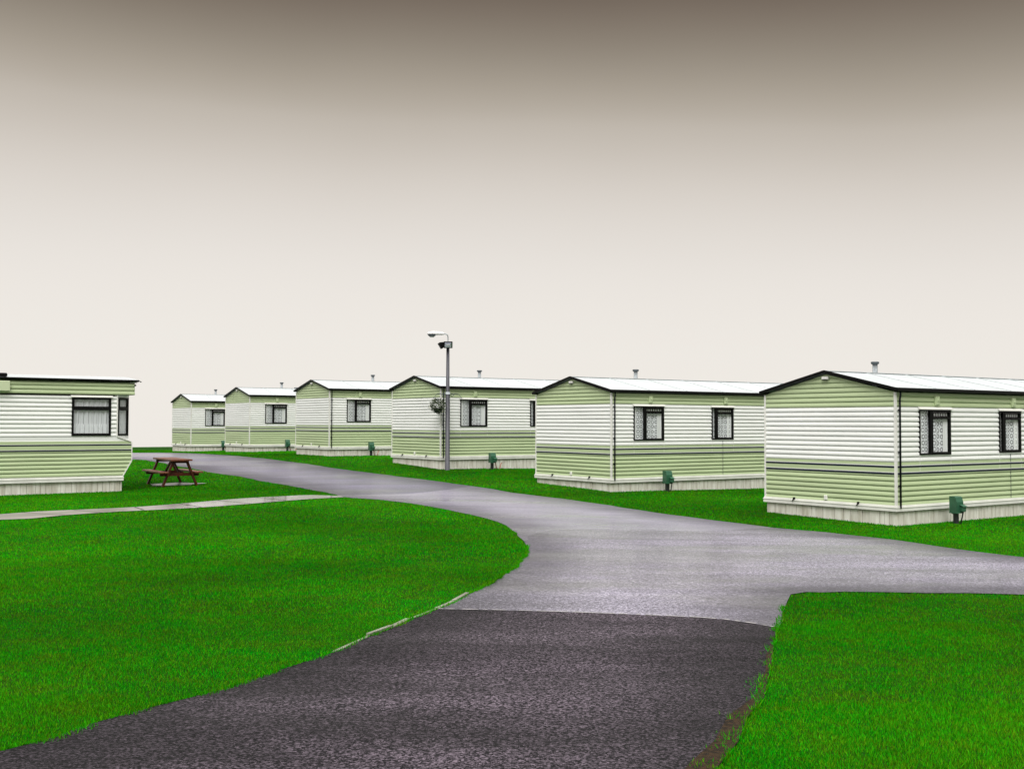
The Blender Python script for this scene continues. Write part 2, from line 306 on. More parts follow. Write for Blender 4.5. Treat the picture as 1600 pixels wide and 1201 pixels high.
def asphalt(name, base, dark, rough0, rough1, grain, bump, patch, coat=0.0, crough=.28, cgrain=.6, spec=.5, pscale=.35, wetlo=.42, wethi=.6):
    """Tarmac: stone chips as colour and relief, and a film of rain water that lies in shallow patches."""
    m = bpy.data.materials.new(name); m.use_nodes = True; t = m.node_tree; b = t.nodes['Principled BSDF']; nn = t.nodes.new; L = t.links.new
    tc = nn('ShaderNodeTexCoord'); src = tc.outputs['Object']
    v = nn('ShaderNodeTexVoronoi'); v.inputs['Scale'].default_value = grain; L(src, v.inputs[0])
    v2 = nn('ShaderNodeTexNoise'); v2.inputs['Scale'].default_value = grain * .55; v2.inputs['Detail'].default_value = 3; v2.inputs['Roughness'].default_value = .7; L(src, v2.inputs[0])
    sp = nn('ShaderNodeSeparateColor'); L(v.outputs['Color'], sp.inputs[0])
    mr = nn('ShaderNodeMapRange'); mr.inputs[1].default_value = .25; mr.inputs[2].default_value = .95; L(sp.outputs[0], mr.inputs[0])
    mu = nn('ShaderNodeMath'); mu.operation = 'MULTIPLY'; L(mr.outputs[0], mu.inputs[0])
    mr2 = nn('ShaderNodeMapRange'); mr2.inputs[1].default_value = .3; mr2.inputs[2].default_value = .65; L(v2.outputs[0], mr2.inputs[0]); L(mr2.outputs[0], mu.inputs[1])
    c = nn('ShaderNodeMix'); c.data_type = 'RGBA'; L(mu.outputs[0], c.inputs[0]); c.inputs[6].default_value = (*dark, 1); c.inputs[7].default_value = (*base, 1)
    # worn and stained patches
    n = nn('ShaderNodeTexNoise'); n.inputs['Scale'].default_value = pscale * 3; n.inputs['Detail'].default_value = 6; n.inputs['Roughness'].default_value = .6; nmp = nn('ShaderNodeMapping'); nmp.inputs['Scale'].default_value = (.35, 1.3, 1); L(src, nmp.inputs[0]); L(nmp.outputs[0], n.inputs[0])
    mr3 = nn('ShaderNodeMapRange'); mr3.inputs[1].default_value = .35; mr3.inputs[2].default_value = .7; mr3.inputs[3].default_value = 1 - patch; mr3.inputs[4].default_value = 1 + patch * .4; L(n.outputs[0], mr3.inputs[0])
    vm = nn('ShaderNodeVectorMath'); vm.operation = 'SCALE'; L(c.outputs[2], vm.inputs[0]); L(mr3.outputs[0], vm.inputs[3])
    # water film
    w = nn('ShaderNodeTexNoise'); w.inputs['Scale'].default_value = pscale; w.inputs['Detail'].default_value = 7; w.inputs['Roughness'].default_value = .62; wmp = nn('ShaderNodeMapping'); wmp.inputs['Scale'].default_value = (.55, 1.5, 1); L(src, wmp.inputs[0]); L(wmp.outputs[0], w.inputs[0])
    wm = nn('ShaderNodeMapRange'); wm.inputs[1].default_value = wetlo; wm.inputs[2].default_value = wethi; wm.inputs[3].default_value = rough1; wm.inputs[4].default_value = rough0; L(w.outputs[0], wm.inputs[0])
    L(wm.outputs[0], b.inputs['Roughness'])
    hb = nn('ShaderNodeMath'); hb.operation = 'ADD'; L(v.outputs['Distance'], hb.inputs[0]); L(v2.outputs[0], hb.inputs[1])
    bp = nn('ShaderNodeBump'); bp.inputs['Distance'].default_value = .006; L(hb.outputs[0], bp.inputs['Height'])
    bs = nn('ShaderNodeMapRange'); bs.inputs[1].default_value = wetlo; bs.inputs[2].default_value = wethi; bs.inputs[3].default_value = bump; bs.inputs[4].default_value = bump * .45; L(w.outputs[0], bs.inputs[0])
    L(bs.outputs[0], bp.inputs['Strength']); L(bp.outputs[0], b.inputs['Normal'])
    b.inputs['Specular IOR Level'].default_value = spec; cw = nn('ShaderNodeMapRange'); cw.inputs[1].default_value = wetlo; cw.inputs[2].default_value = wethi; cw.inputs[3].default_value = coat * .45; cw.inputs[4].default_value = coat; L(w.outputs[0], cw.inputs[0])
    cg = nn('ShaderNodeMapRange'); cg.inputs[3].default_value = 1 - cgrain; cg.inputs[4].default_value = 1; L(sp.outputs[1], cg.inputs[0])
    cm = nn('ShaderNodeMath'); cm.operation = 'MULTIPLY'; L(cw.outputs[0], cm.inputs[0]); L(cg.outputs[0], cm.inputs[1]); 
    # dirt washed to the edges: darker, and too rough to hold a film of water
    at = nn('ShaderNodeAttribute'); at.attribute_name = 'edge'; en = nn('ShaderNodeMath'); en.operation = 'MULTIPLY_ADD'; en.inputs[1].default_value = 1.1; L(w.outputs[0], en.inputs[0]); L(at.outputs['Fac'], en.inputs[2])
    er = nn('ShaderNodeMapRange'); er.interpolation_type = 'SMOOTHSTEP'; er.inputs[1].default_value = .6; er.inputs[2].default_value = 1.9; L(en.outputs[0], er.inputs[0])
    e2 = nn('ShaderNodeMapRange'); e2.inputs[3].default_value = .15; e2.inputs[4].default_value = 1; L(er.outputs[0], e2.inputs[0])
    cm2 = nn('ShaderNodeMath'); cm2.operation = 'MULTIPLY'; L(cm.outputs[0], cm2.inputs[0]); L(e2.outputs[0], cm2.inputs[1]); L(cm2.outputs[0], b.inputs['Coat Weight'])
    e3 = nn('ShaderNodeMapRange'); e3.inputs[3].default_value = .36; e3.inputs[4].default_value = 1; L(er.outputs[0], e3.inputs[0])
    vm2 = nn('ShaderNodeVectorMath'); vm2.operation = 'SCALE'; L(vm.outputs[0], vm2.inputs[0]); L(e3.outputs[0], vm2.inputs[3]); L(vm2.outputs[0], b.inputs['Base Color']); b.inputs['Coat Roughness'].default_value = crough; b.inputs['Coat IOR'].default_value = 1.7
    return m
M_far = asphalt('wet_tarmac_far', (.33, .30, .43), (.10, .09, .145), .3, .5, 80, .35, .35, coat=.9, crough=.2, cgrain=.4)
M_mid = asphalt('wet_tarmac', (.56, .515, .67), (.22, .20, .28), .25, .42, 80, .6, .3, coat=1.0, crough=.22, cgrain=.45, wetlo=.43, wethi=.58)
M_side = asphalt('damp_tarmac', (.66, .61, .76), (.10, .09, .13), .3, .55, 70, .8, .4, coat=1.0, crough=.22, cgrain=.6, wetlo=.44, wethi=.58)
M_drive = asphalt('coarse_tarmac', (.23, .185, .23), (.002, .001, .003), .65, .9, 84, .9, .6, wetlo=.4, wethi=.75, spec=.22)

def grass_mat(name, c1, c2, c3, blades):
    m = bpy.data.materials.new(name); m.use_nodes = True; t = m.node_tree; nn = t.nodes.new; L = t.links.new
    b = t.nodes['Principled BSDF']; b.inputs['Roughness'].default_value = .8; b.inputs['Specular IOR Level'].default_value = .03
    g = nn('ShaderNodeNewGeometry'); pos = g.outputs['Position']
    n = nn('ShaderNodeTexNoise'); n.inputs['Scale'].default_value = .55; n.inputs['Detail'].default_value = 5; n.inputs['Roughness'].default_value = .65; L(pos, n.inputs[0])
    mr = nn('ShaderNodeMapRange'); mr.inputs[1].default_value = .38; mr.inputs[2].default_value = .62; L(n.outputs[0], mr.inputs[0])
    a = nn('ShaderNodeMix'); a.data_type = 'RGBA'; L(mr.outputs[0], a.inputs[0]); a.inputs[6].default_value = (*c1, 1); a.inputs[7].default_value = (*c2, 1)
    n2 = nn('ShaderNodeTexNoise'); n2.inputs['Scale'].default_value = 2.6; n2.inputs['Detail'].default_value = 6; n2.inputs['Roughness'].default_value = .65; L(pos, n2.inputs[0])
    if blades:
        ad = nn('ShaderNodeMath'); ad.operation = 'MULTIPLY_ADD'; ad.inputs[1].default_value = .55; L(g.outputs['Random Per Island'], ad.inputs[0])
        L(n2.outputs[0], ad.inputs[2]); fac = ad.outputs[0]; lo, hi = .62, 1.08
    else: fac = n2.outputs[0]; lo, hi = .45, .8
    mr2 = nn('ShaderNodeMapRange'); mr2.inputs[1].default_value = lo; mr2.inputs[2].default_value = hi; L(fac, mr2.inputs[0])
    c = nn('ShaderNodeMix'); c.data_type = 'RGBA'; L(mr2.outputs[0], c.inputs[0]); L(a.outputs[2], c.inputs[6]); c.inputs[7].default_value = (*c3, 1)
    if blades:                                          # no two blades are equally green
        ml = nn('ShaderNodeMath'); ml.operation = 'MULTIPLY'; ml.inputs[1].default_value = 7.31; L(g.outputs['Random Per Island'], ml.inputs[0])
        fr = nn('ShaderNodeMath'); fr.operation = 'FRACT'; L(ml.outputs[0], fr.inputs[0])
        vr = nn('ShaderNodeMapRange'); vr.inputs[3].default_value = .5; vr.inputs[4].default_value = 1.45; L(fr.outputs[0], vr.inputs[0])
        c0 = c; c = nn('ShaderNodeVectorMath'); c.operation = 'SCALE'; L(c0.outputs[2], c.inputs[0]); L(vr.outputs[0], c.inputs[3]); co = c.outputs[0]
    else: co = c.outputs[2]
    # lusher and thinner stretches of turf, metres across
    nb = nn('ShaderNodeTexNoise'); nb.inputs['Scale'].default_value = .17; nb.inputs['Detail'].default_value = 4; nb.inputs['Roughness'].default_value = .55; L(pos, nb.inputs[0])
    rb = nn('ShaderNodeMapRange'); rb.inputs[1].default_value = .36; rb.inputs[2].default_value = .62; rb.inputs[3].default_value = .66; rb.inputs[4].default_value = 1.2; L(nb.outputs[0], rb.inputs[0])
    sc = nn('ShaderNodeVectorMath'); sc.operation = 'SCALE'; L(co, sc.inputs[0]); L(rb.outputs[0], sc.inputs[3]); co = sc.outputs[0]
    L(co, b.inputs['Base Color'])
    if blades:
        tl = nn('ShaderNodeBsdfTranslucent'); L(co, tl.inputs[0]); ms = nn('ShaderNodeMixShader'); ms.inputs[0].default_value = .3
        L(b.outputs[0], ms.inputs[1]); L(tl.outputs[0], ms.inputs[2]); L(ms.outputs[0], t.nodes['Material Output'].inputs[0])
    else:
        n3 = nn('ShaderNodeTexNoise'); n3.inputs['Scale'].default_value = 60; n3.inputs['Detail'].default_value = 3; L(pos, n3.inputs[0])
        bp = nn('ShaderNodeBump'); bp.inputs['Strength'].default_value = .7; bp.inputs['Distance'].default_value = .03; L(n3.outputs[0], bp.inputs['Height']); L(bp.outputs[0], b.inputs['Normal'])
    return m
M_grass = grass_mat('lawn_ground', (.003, .06, .002), (.012, .06, .002), (.025, .045, .003), False)
M_blade = grass_mat('grass_blades', (.001, .36, .002), (.026, .33, .002), (.105, .26, .003), True)

def axis(lo, hi, nlo, nhi, st):
    a = list(np.arange(nlo, nhi + 1e-6, st)); d = st; x = nhi
    while x < hi: d *= 1.18; x += d; a.append(x)
    d = st; x = nlo
    while x > lo: d *= 1.18; x -= d; a.insert(0, x)
    return np.array(a)
gx = axis(-700, 700, -22, 20, .5); gy = axis(-300, 900, 1, 64, .5)
GX, GY = np.meshgrid(gx, gy); GZ = T(GX, GY)
nx, ny = len(gx), len(gy); ii, jj = np.meshgrid(np.arange(nx - 1), np.arange(ny - 1)); k0 = (jj * nx + ii).ravel()
me = bpy.data.meshes.new('ground'); me.from_pydata(np.stack([GX.ravel(), GY.ravel(), GZ.ravel()], 1).tolist(), [], np.stack([k0, k0 + 1, k0 + nx + 1, k0 + nx], 1).tolist())
me.materials.append(M_grass); me.polygons.foreach_set('use_smooth', [True] * len(k0)); me.update()
o = bpy.data.objects.new('ground', me); COL.objects.link(o); tag(o, 'bright green mown lawn rolling up to the low horizon', kind='structure')

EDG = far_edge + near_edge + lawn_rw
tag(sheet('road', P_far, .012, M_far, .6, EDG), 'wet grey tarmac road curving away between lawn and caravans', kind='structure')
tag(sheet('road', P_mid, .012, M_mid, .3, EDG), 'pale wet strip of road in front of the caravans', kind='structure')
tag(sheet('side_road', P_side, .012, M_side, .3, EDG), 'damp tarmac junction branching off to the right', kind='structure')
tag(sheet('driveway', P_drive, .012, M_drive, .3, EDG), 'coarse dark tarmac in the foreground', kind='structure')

# pale joint between the two tarmacs, broken in places
mb = MB()
for i in range(len(jE) - 1):
    for k in range(6):
        t0, t1 = k / 6, (k + 1) / 6
        if rng.random() < .35: continue
        a = Vector(jE[i]).lerp(Vector(jE[i + 1]), t0); b = Vector(jE[i]).lerp(Vector(jE[i + 1]), t1)
        w0 = .008 + .010 * rng.random(); n = Vector((-(b - a).y, (b - a).x)).normalized()
        q = [a - n * w0, b - n * w0, b + n * w0, a + n * w0]
        mb.face([(p.x, p.y, Tz(p.x, p.y) + .0165) for p in q])
tag(mb.build('road_joint', mat('joint_grout', (.34, .32, .33), .5)), 'thin pale joint line across the tarmac', kind='structure')

# concrete slab footpath
def path_mat():
    m = mat('path_slabs', (.27, .245, .225), .45, col2=(.15, .135, .12), scale=1.4, bump=.2, bscale=14)
    t = m.node_tree; b = t.nodes['Principled BSDF']; tc = t.nodes.new('ShaderNodeTexCoord'); s = t.nodes.new('ShaderNodeSeparateXYZ'); t.links.new(tc.outputs['Object'], s.inputs[0])
    r = t.nodes.new('ShaderNodeMapRange'); r.inputs[1].default_value = -7.4; r.inputs[2].default_value = -6.3; r.inputs[3].default_value = .12; r.inputs[4].default_value = .95   # rain lies on the slabs nearer the road
    t.links.new(s.outputs[0], r.inputs[0]); t.links.new(r.outputs[0], b.inputs['Coat Weight']); b.inputs['Coat Roughness'].default_value = .1
    return m
M_path = path_mat()
tag(sheet('footpath', P_path, .016, M_path, .35), 'narrow wet concrete slab path crossing the lawn', kind='structure')
pf = smooth([(-10.2, 18.7)] + PATH_FAR, .3); mb = MB()
pn = smooth([(-9.6, 17.6)] + PATH_NEAR, .3)
sN = 0; last = -9
for i in range(len(pf) - 4):
    if i: sN += math.dist(pf[i], pf[i - 1])
    if sN - last > .8:
        last = sN; a = Vector(pf[i]); b = Vector(min(pn, key=lambda p: math.dist(p, pf[i]))); d = (b - a); n = Vector((-d.y, d.x)).normalized() * .012
        mb.face([(p.x, p.y, Tz(p.x, p.y) + .0205) for p in (a - n, b - n, b + n, a + n)])
tag(mb.build('path_joints', mat('path_gap', (.035, .03, .025), .9)), 'dark gaps between the path slabs', kind='structure')

# bare soil verge where the drive meets the right lawn
M_soil = mat('soil', (.045, .028, .014), .85, spec=.1, col2=(.012, .010, .008), scale=30, bump=.8, bscale=60)
k0 = cut(lawn_rw, (2.12, 9.0))
inner = []; acc = 0
L2 = lawn_rw[k0:]
for i, (x, y) in enumerate(L2):
    if i: acc += math.dist(L2[i], L2[i - 1])
    wd = .0 + .042 * acc + .014 * math.sin(acc * 5.1) * math.sin(acc * 2.3 + 1) + .012 * math.sin(acc * 17) + .010 * math.sin(acc * 41)
    inner.append((x - max(.03, wd), y + .2 * wd))
tag(sheet('soil_verge', L2 + inner[::-1], .0165, M_soil, .2), 'muddy brown edge of the right hand lawn', kind='structure')

# concrete edging along the left lawn, partly grown over
mb = MB()
K = [p for p in near_edge if 7.6 < p[1] < 11.6]
i = 0
while i < len(K) - 2:
    a, b = Vector(K[i]), Vector(K[i + 1]); d = (b - a).normalized(); n = Vector((d.y, -d.x))
    l = (b - a).length
    if n.x > 0: n = -n
    h = .028 + .005 * math.sin(i * 1.9) - (.017 if b.y < 8.8 else .012 * (math.sin(i * .9) > .6)); off = .006 * math.sin(i * 2.7)
    a2, b2 = a + d * .002, b - d * .002
    pts = [a2 - n * (.004 + off), b2 - n * (.004 + off), b2 + n * .034, a2 + n * .034]
    lo = [(p.x, p.y, Tz(p.x, p.y) - .05) for p in pts]; hi = [(p.x, p.y, Tz(p.x, p.y) + h) for p in pts]
    mb.face(hi); mb.face(lo[::-1])
    for q in range(4): mb.face([lo[q], lo[(q + 1) % 4], hi[(q + 1) % 4], hi[q]])
    i += 1
tag(mb.build('kerb', M_concrete), 'weathered concrete edging of the left lawn', kind='structure')
# ------------------------------------------------------------------ caravans
CW, CL = 3.05, 10.4
HE, HR, HT, Z0 = 1.334, 1.762, .784, 1.0          # heights about the upper stripe; the stripe is 1 m above the thing's origin
P_ = .0905; GR = .025
def boards(z0, z1, m, p=P_, top=False):
    """Profile of rolled siding from z0 up to z1: list of (za, oa, zb, ob, material)."""
    s = []; z = z0 if not top else z1 - math.ceil((z1 - z0) / p) * p
    while z < z1 - 1e-6:
        q = [(z, -GR), (z + .003, -GR), (z + .010, -.001), (z + .030, .003), (z + .060, -.003), (z + p - .008, -.016), (z + p, -GR)]
        for (a, oa), (b, ob) in zip(q, q[1:]):
            if b <= z0 or a >= z1: continue
            if a < z0: oa += (ob - oa) * (z0 - a) / (b - a); a = z0
            if b > z1: ob = oa + (ob - oa) * (z1 - a) / (b - a); b = z1
            s.append((a, oa, b, ob, m))
        z += p
    return s
def flat(z0, z1, m, o=0.0): return [(z0, o, z1, o, m)]
def siding_rows(ztop, zlow=-.70):
    r = boards(zlow, -.165, 1, top=True)
    r += [(-.165, -GR, -.155, 0, 1)] + flat(-.155, -.134, 1) + [(-.134, .004, -.100, .004, 2), (-.100, .004, -.088, .004, 0)] + flat(-.088, -.014, 1, .002)
    r += [(-.014, .004, .020, .004, 2), (.020, .004, .033, .004, 0)] + flat(.033, .070, 1) + [(.070, 0, .083, -GR, 1)]
    r += boards(.083, 1.078, 0) + boards(1.078, ztop, 1)
    return r
def wall(M, rows, smin, smax, openings, z_off):
    """One wall in its own frame (s along, o outward, z up). smin/smax are functions of z."""
    mb = MB(M)
    cuts = sorted({z for w in openings for z in w[2:4]})
    for a, oa, b, ob, m in rows:
        zs = [a] + [c for c in cuts if a + 1e-5 < c < b - 1e-5] + [b]
        for za, zb in zip(zs, zs[1:]):
            p = oa + (ob - oa) * (za - a) / (b - a); q = oa + (ob - oa) * (zb - a) / (b - a); zm = (za + zb) / 2
            sl0, sl1, sr0, sr1 = smin(za), smin(zb), smax(za), smax(zb)
            if sr0 - sl0 < 1e-4: continue
            spans = []; cur = None
            op = sorted((w[0], w[1]) for w in openings if w[2] < zm < w[3])
            L = [(sl0, sl1)]
            for x0, x1 in op: L += [(x0, x0), (x1, x1)]
            L += [(sr0, sr1)]
            for i in range(0, len(L), 2):
                (u0, u1), (v0, v1) = L[i], L[i + 1]
                mb.face([(u0, p, za + z_off), (v0, p, za + z_off), (v1, q, zb + z_off), (u1, q, zb + z_off)], m)
    return mb
def frame(ox, oy, dx, dy, z=0.0):
    """Matrix whose x runs along the wall and y points outward, to the right of x."""
    return Matrix(((dx, dy, 0, ox), (dy, -dx, 0, oy), (0, 0, 1, z), (0, 0, 0, 1)))
def bars(mb, s0, s1, z0, z1, w, o0, o1):
    mb.box(s0, s1, o0, o1, z0, z0 + w); mb.box(s0, s1, o0, o1, z1 - w, z1)
    mb.box(s0, s0 + w, o0, o1, z0 + w, z1 - w); mb.box(s1 - w, s1, o0, o1, z0 + w, z1 - w)
def curtain(M, s0, s1, z0, z1, folds, amp, seed, o=-.045, open_l=0.0):
    mb = MB(M); n = max(10, int((s1 - s0) * 90)); r = random.Random(seed); ph = [r.uniform(0, 6) for _ in range(3)]
    f = [folds * r.uniform(.8, 1.2) * k for k in (1, 1.7, .55)]
    def y(s): return o + amp * (math.sin(f[0] * s + ph[0]) + .6 * math.sin(f[1] * s + ph[1]) + .5 * math.sin(f[2] * s + ph[2]))
    for i in range(n):
        a = s0 + (s1 - s0) * i / n; b = s0 + (s1 - s0) * (i + 1) / n
        mb.face([(a, y(a), z0), (b, y(b), z0), (b, y(b), z1), (a, y(a), z1)], 0, True)
    return mb
def make_window(parent, M, s0, s1, z0, z1, style, seed, hood=True):
    """Black framed window: fixed pane beside a top hung opener ('side'), or a wide pane under a top light ('wide')."""
    mb = MB(M); B = .03
    bars(mb, s0, s1, z0, z1, B, -.032, .012)
    panes = []
    if style == 'wide':
        zb = z1 - .285 * (z1 - z0) - .03
        mb.box(s0 + B, s1 - B, -.03, .014, zb, zb + .05)
        bars(mb, s0 + B + .001, s1 - B - .001, zb + .051, z1 - B - .001, .022, -.022, .018)
        bars(mb, s0 + B + .001, s1 - B - .001, z0 + B + .001, zb - .001, .014, -.022, .008)
        panes = [(s0 + B + .01, s1 - B - .01, z0 + B + .01, zb), (s0 + B + .01, s1 - B - .01, zb + .05, z1 - B - .01)]
    else:
        ms = s0 + (s1 - s0) * .335 if style == 'side' else s0 + .13
        mb.box(ms, ms + .055, -.03, .014, z0 + B, z1 - B)
        bars(mb, ms + .056, s1 - B - .001, z0 + B + .001, z1 - B - .001, .02, -.022, .019)
        zt = z1 - B - .145
        mb.box(ms + .076, s1 - B - .021, -.022, .017, zt, zt + .04)
        panes = [(s0 + B - .01, ms + .01, z0 + B - .01, z1 - B + .01), (ms + .065, s1 - B - .01, z0 + B + .01, zt + .01), (ms + .065, s1 - B - .02, zt + .04, z1 - B - .02)]
    w = mb.build('window', M_frame, parent)
    for p in panes:
        g = MB(M); g.face([(p[0], -.012, p[2]), (p[0], -.012, p[3]), (p[1], -.012, p[3]), (p[1], -.012, p[2])]); g.build('pane', M_glass, w)
    if hood:
        h = MB(M); h.face([(s0 - .03, 0, z1 + .045), (s1 + .03, 0, z1 + .045), (s1 + .03, .05, z1 + .012), (s0 - .03, .05, z1 + .012)][::-1])
        h.face([(s0 - .03, .05, z1 + .012), (s1 + .03, .05, z1 + .012), (s1 + .03, .05, z1 - .004), (s0 - .03, .05, z1 - .004)][::-1])
        h.face([(s0 - .03, .05, z1 - .004), (s1 + .03, .05, z1 - .004), (s1 + .03, 0, z1 + .002), (s0 - .03, 0, z1 + .002)][::-1])
        h.face([(s0 - .03, 0, z1 + .045), (s0 - .03, .05, z1 + .012), (s0 - .03, .05, z1 - .004), (s0 - .03, 0, z1 + .002)])
        h.face([(s1 + .03, 0, z1 + .045), (s1 + .03, .05, z1 + .012), (s1 + .03, .05, z1 - .004), (s1 + .03, 0, z1 + .002)][::-1])
        h.build('hood', M_trim, w)
    return w
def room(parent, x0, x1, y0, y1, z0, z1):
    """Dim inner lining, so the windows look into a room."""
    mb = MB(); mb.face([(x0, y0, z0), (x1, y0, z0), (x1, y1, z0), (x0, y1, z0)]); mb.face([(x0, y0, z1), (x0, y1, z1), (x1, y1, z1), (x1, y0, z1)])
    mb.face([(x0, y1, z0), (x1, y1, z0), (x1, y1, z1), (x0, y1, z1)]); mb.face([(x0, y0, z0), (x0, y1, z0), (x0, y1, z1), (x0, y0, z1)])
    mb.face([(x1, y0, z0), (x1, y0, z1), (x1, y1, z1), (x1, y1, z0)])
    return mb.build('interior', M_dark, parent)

# local frame of a caravan: origin at the middle of its footprint, x along, -y the side that faces the road, 'a' = x + CL/2, 'b' = y + CW/2
hx, hy = CL / 2, CW / 2
WIN = [(.69, 1.66, .205, 1.035), (3.27, 4.04, .215, 1.03)]
def make_caravan():
    root = empty('static_caravan')
    F = frame(-hx, -hy, 1, 0); E_ = frame(-hx, hy, 0, -1); Bk = frame(hx, hy, -1, 0); Fr = frame(hx, -hy, 0, 1)
    ops = [(a + .01, b - .01, c + .01, d - .01) for a, b, c, d in WIN]
    sm = [M_white, M_green, M_navy]
    wall(F, siding_rows(HE), lambda z: 0, lambda z: CL, ops, Z0).build('side_wall', sm, root)
    wall(Bk, siding_rows(HE), lambda z: 0, lambda z: CL, [], Z0).build('side_wall', sm, root)
    slope = (HR - .06 - HE) / hy
    def gl(z): return 0 if z <= HE else (z - HE) / slope
    def gr(z): return CW if z <= HE else CW - (z - HE) / slope
    for M in (E_, Fr):
        wall(M, siding_rows(HR - .06), gl, gr, [], Z0).build('end_wall', sm, root)
    # corner posts
    for sx_ in (-1, 1):
        for sy in (-1, 1):
            mb = MB(); x = sx_ * hx; y = sy * hy; t = .006
            mb.box(min(x + sx_ * t, x - sx_ * .035), max(x + sx_ * t, x - sx_ * .035), min(y + sy * t, y - sy * .035), max(y + sy * t, y - sy * .035), Z0 - .69, Z0 + HE)
            mb.build('corner_trim', M_trim, root)
    # belt and skirt
    mb = MB(); z = Z0 - HT; o = .022
    mb.box(-hx - o, hx + o, -hy - o, hy + o, z, z + .085); mb.box(-hx - .012, hx + .012, -hy - .012, hy + .012, z + .085, z + .108)
    mb.box(-hx - o - .008, hx + o + .008, -hy - o - .008, hy + o + .008, z + .062, z + .07)
    mb.build('floor_belt', M_trim, root)
    mb = MB(); r = random.Random(5); zt = z + .002; zb = z - .62; i_ = .03
    mb.box(-hx + i_ + .02, hx - i_ - .02, -hy + i_ + .02, hy - i_ - .02, zb, zt - .004)
    for M, ln in ((frame(-hx + i_, -hy + i_, 1, 0), CL - 2 * i_), (frame(-hx + i_, hy - i_, 0, -1), CW - 2 * i_), (frame(hx - i_, -hy + i_, 0, 1), CW - 2 * i_), (frame(hx - i_, hy - i_, -1, 0), CL - 2 * i_)):
        s = 0; k = MB(M)
        while s < ln - .03:
            w_ = min(ln - s, r.choice((.1, .16, .21, .27))); d = r.uniform(-.006, .004)
            k.box(s + .006, s + w_ - .006, -.02, d + .008, zb, zt - r.uniform(.012, .03)); s += w_
        mb.v, n0 = mb.v + k.v, len(mb.v); mb.f += [[q + n0 for q in f] for f in k.f]; mb.mi += k.mi; mb.sm += k.sm
    mb.build('skirt', M_skirt, root)
    # roof
    ey, ex = hy + .045, hx + .05
    zr, ze = Z0 + HR, Z0 + HE + .085
    rf = MB()
    for s in (-1, 1):
        q = [(-ex, s * ey, ze), (ex, s * ey, ze), (ex, 0, zr), (-ex, 0, zr)]
        rf.face(q if s < 0 else q[::-1]); rf.face([(x, y, zz - .03) for x, y, zz in (q[::-1] if s < 0 else q)])
        rf.face([(-ex, s * ey, ze), (-ex, s * ey, ze - .03), (ex, s * ey, ze - .03), (ex, s * ey, ze)])
        for x in (-ex, ex): rf.face([(x, s * ey, ze), (x, 0, zr), (x, 0, zr - .03), (x, s * ey, ze - .03)])
        x = -ex + 1.2
        while x < ex - .2:
            rf.beam((x, s * ey, ze + .003), (x, s * .02, zr + .003), .03, .012); x += 1.24
    roof = rf.build('roof', M_roof, root)
    rc = MB(); rc.beam((-ex, 0, zr + .004), (ex, 0, zr + .004), .14, .012); rc.build('ridge_cap', M_roof, roof)
    for s in (-1, 1):
        g = MB(); y = s * (ey + .012)
        g.box(-ex - .01, ex + .01, min(y - s * .045, y + s * .04), max(y - s * .045, y + s * .04), ze - .066, ze - .006, b=.01); g.build('gutter', M_black, roof)
        b = MB(); x = s * (ex + .006)
        for t in (-1, 1): b.beam((x, t * (ey + .03), ze - .035), (x, 0, zr - .010), .03, .052)
        b.build('bargeboard', M_black, roof)
    # gable ventilator with its dark mouth
    v = MB(); v.box(-hx - .05, -hx + .01, -.075, .075, Z0 + HR - .165, Z0 + HR - .105, b=.012); v.box(-hx - .052, -hx - .02, -.06, .06, Z0 + HR - .172, Z0 + HR - .158, 1); v.build('gable_vent', [M_trim, M_black], root)
    # windows, curtains, ventilators
    for k, (a, b, c, d) in enumerate(WIN):
        w_ = make_window(root, F, a, b, Z0 + c, Z0 + d, 'side' if k == 0 else 'narrow', k)
        s = a + .335 * (b - a) if k == 0 else a + .13
        curtain(F, a + .03, b - .03, Z0 + c + .03, Z0 + d - .14, 20, .008, 11 + k).build('curtain', M_lace, w_)
        curtain(F, a + .03, s + .02, Z0 + d - .14, Z0 + d - .03, 20, .008, 11 + k).build('curtain', M_lace, w_)
        p = MB(F)
        for i in range(7):                                  # scalloped pelmet seen in the top light
            x = s + .12 + i * (b - .08 - s - .12) / 6
            p.tube([(x, -.03, Z0 + d - .095), (x, -.034, Z0 + d - .095)], .024, 8)
        p.build('pelmet', M_cloth, w_)
        # plain drape at the right
        curtain(F, b - .2, b - .05, Z0 + c + .03, Z0 + d - .14, 60, .007, 31 + k, o=-.033).build('drape', M_cloth, w_)
        if k == 0: curtain(F, a + .03, a + .12, Z0 + c + .03, Z0 + d - .03, 60, .006, 41, o=-.033).build('drape', M_cloth, w_)
    for a in (1.22, 3.76):
        v = MB(F); v.box(a - .062, a + .062, -.02, .035, Z0 + 1.105, Z0 + 1.285, b=.012)
        v.box(a - .05, a + .05, .03, .045, Z0 + 1.12, Z0 + 1.27, b=.008)
        v.tube([(a, .04, Z0 + 1.205), (a, .058, Z0 + 1.205)], [.03, .02], 12); v.build('ventilator', M_green, root)
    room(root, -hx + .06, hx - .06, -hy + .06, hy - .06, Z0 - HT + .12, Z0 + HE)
    # clips and a socket plate on the road end
    for b in (2.295, .80):
        c = MB(E_); s = CW - b; c.box(s - .014, s + .014, 0, .042, Z0 - .70, Z0 - .655); c.beam((s, .034, Z0 - .69), (s - .03, .05, Z0 - .73), .014, .014); c.build('clip', M_black, root)
    c = MB(E_); c.box(CW - 1.545 - .035, CW - 1.545 + .035, -.01, .024, Z0 - .66, Z0 - .575, b=.006); c.build('socket_plate', M_trim, root)
    # hinged hatch seam lines below the windows: thin cover strips
    for a in (4.0 - .34,):
        c = MB(F); c.box(a - .004, a + .004, -.002, .0065, Z0 - .67, Z0 + .19); c.build('seam_strip', M_cowl, root)
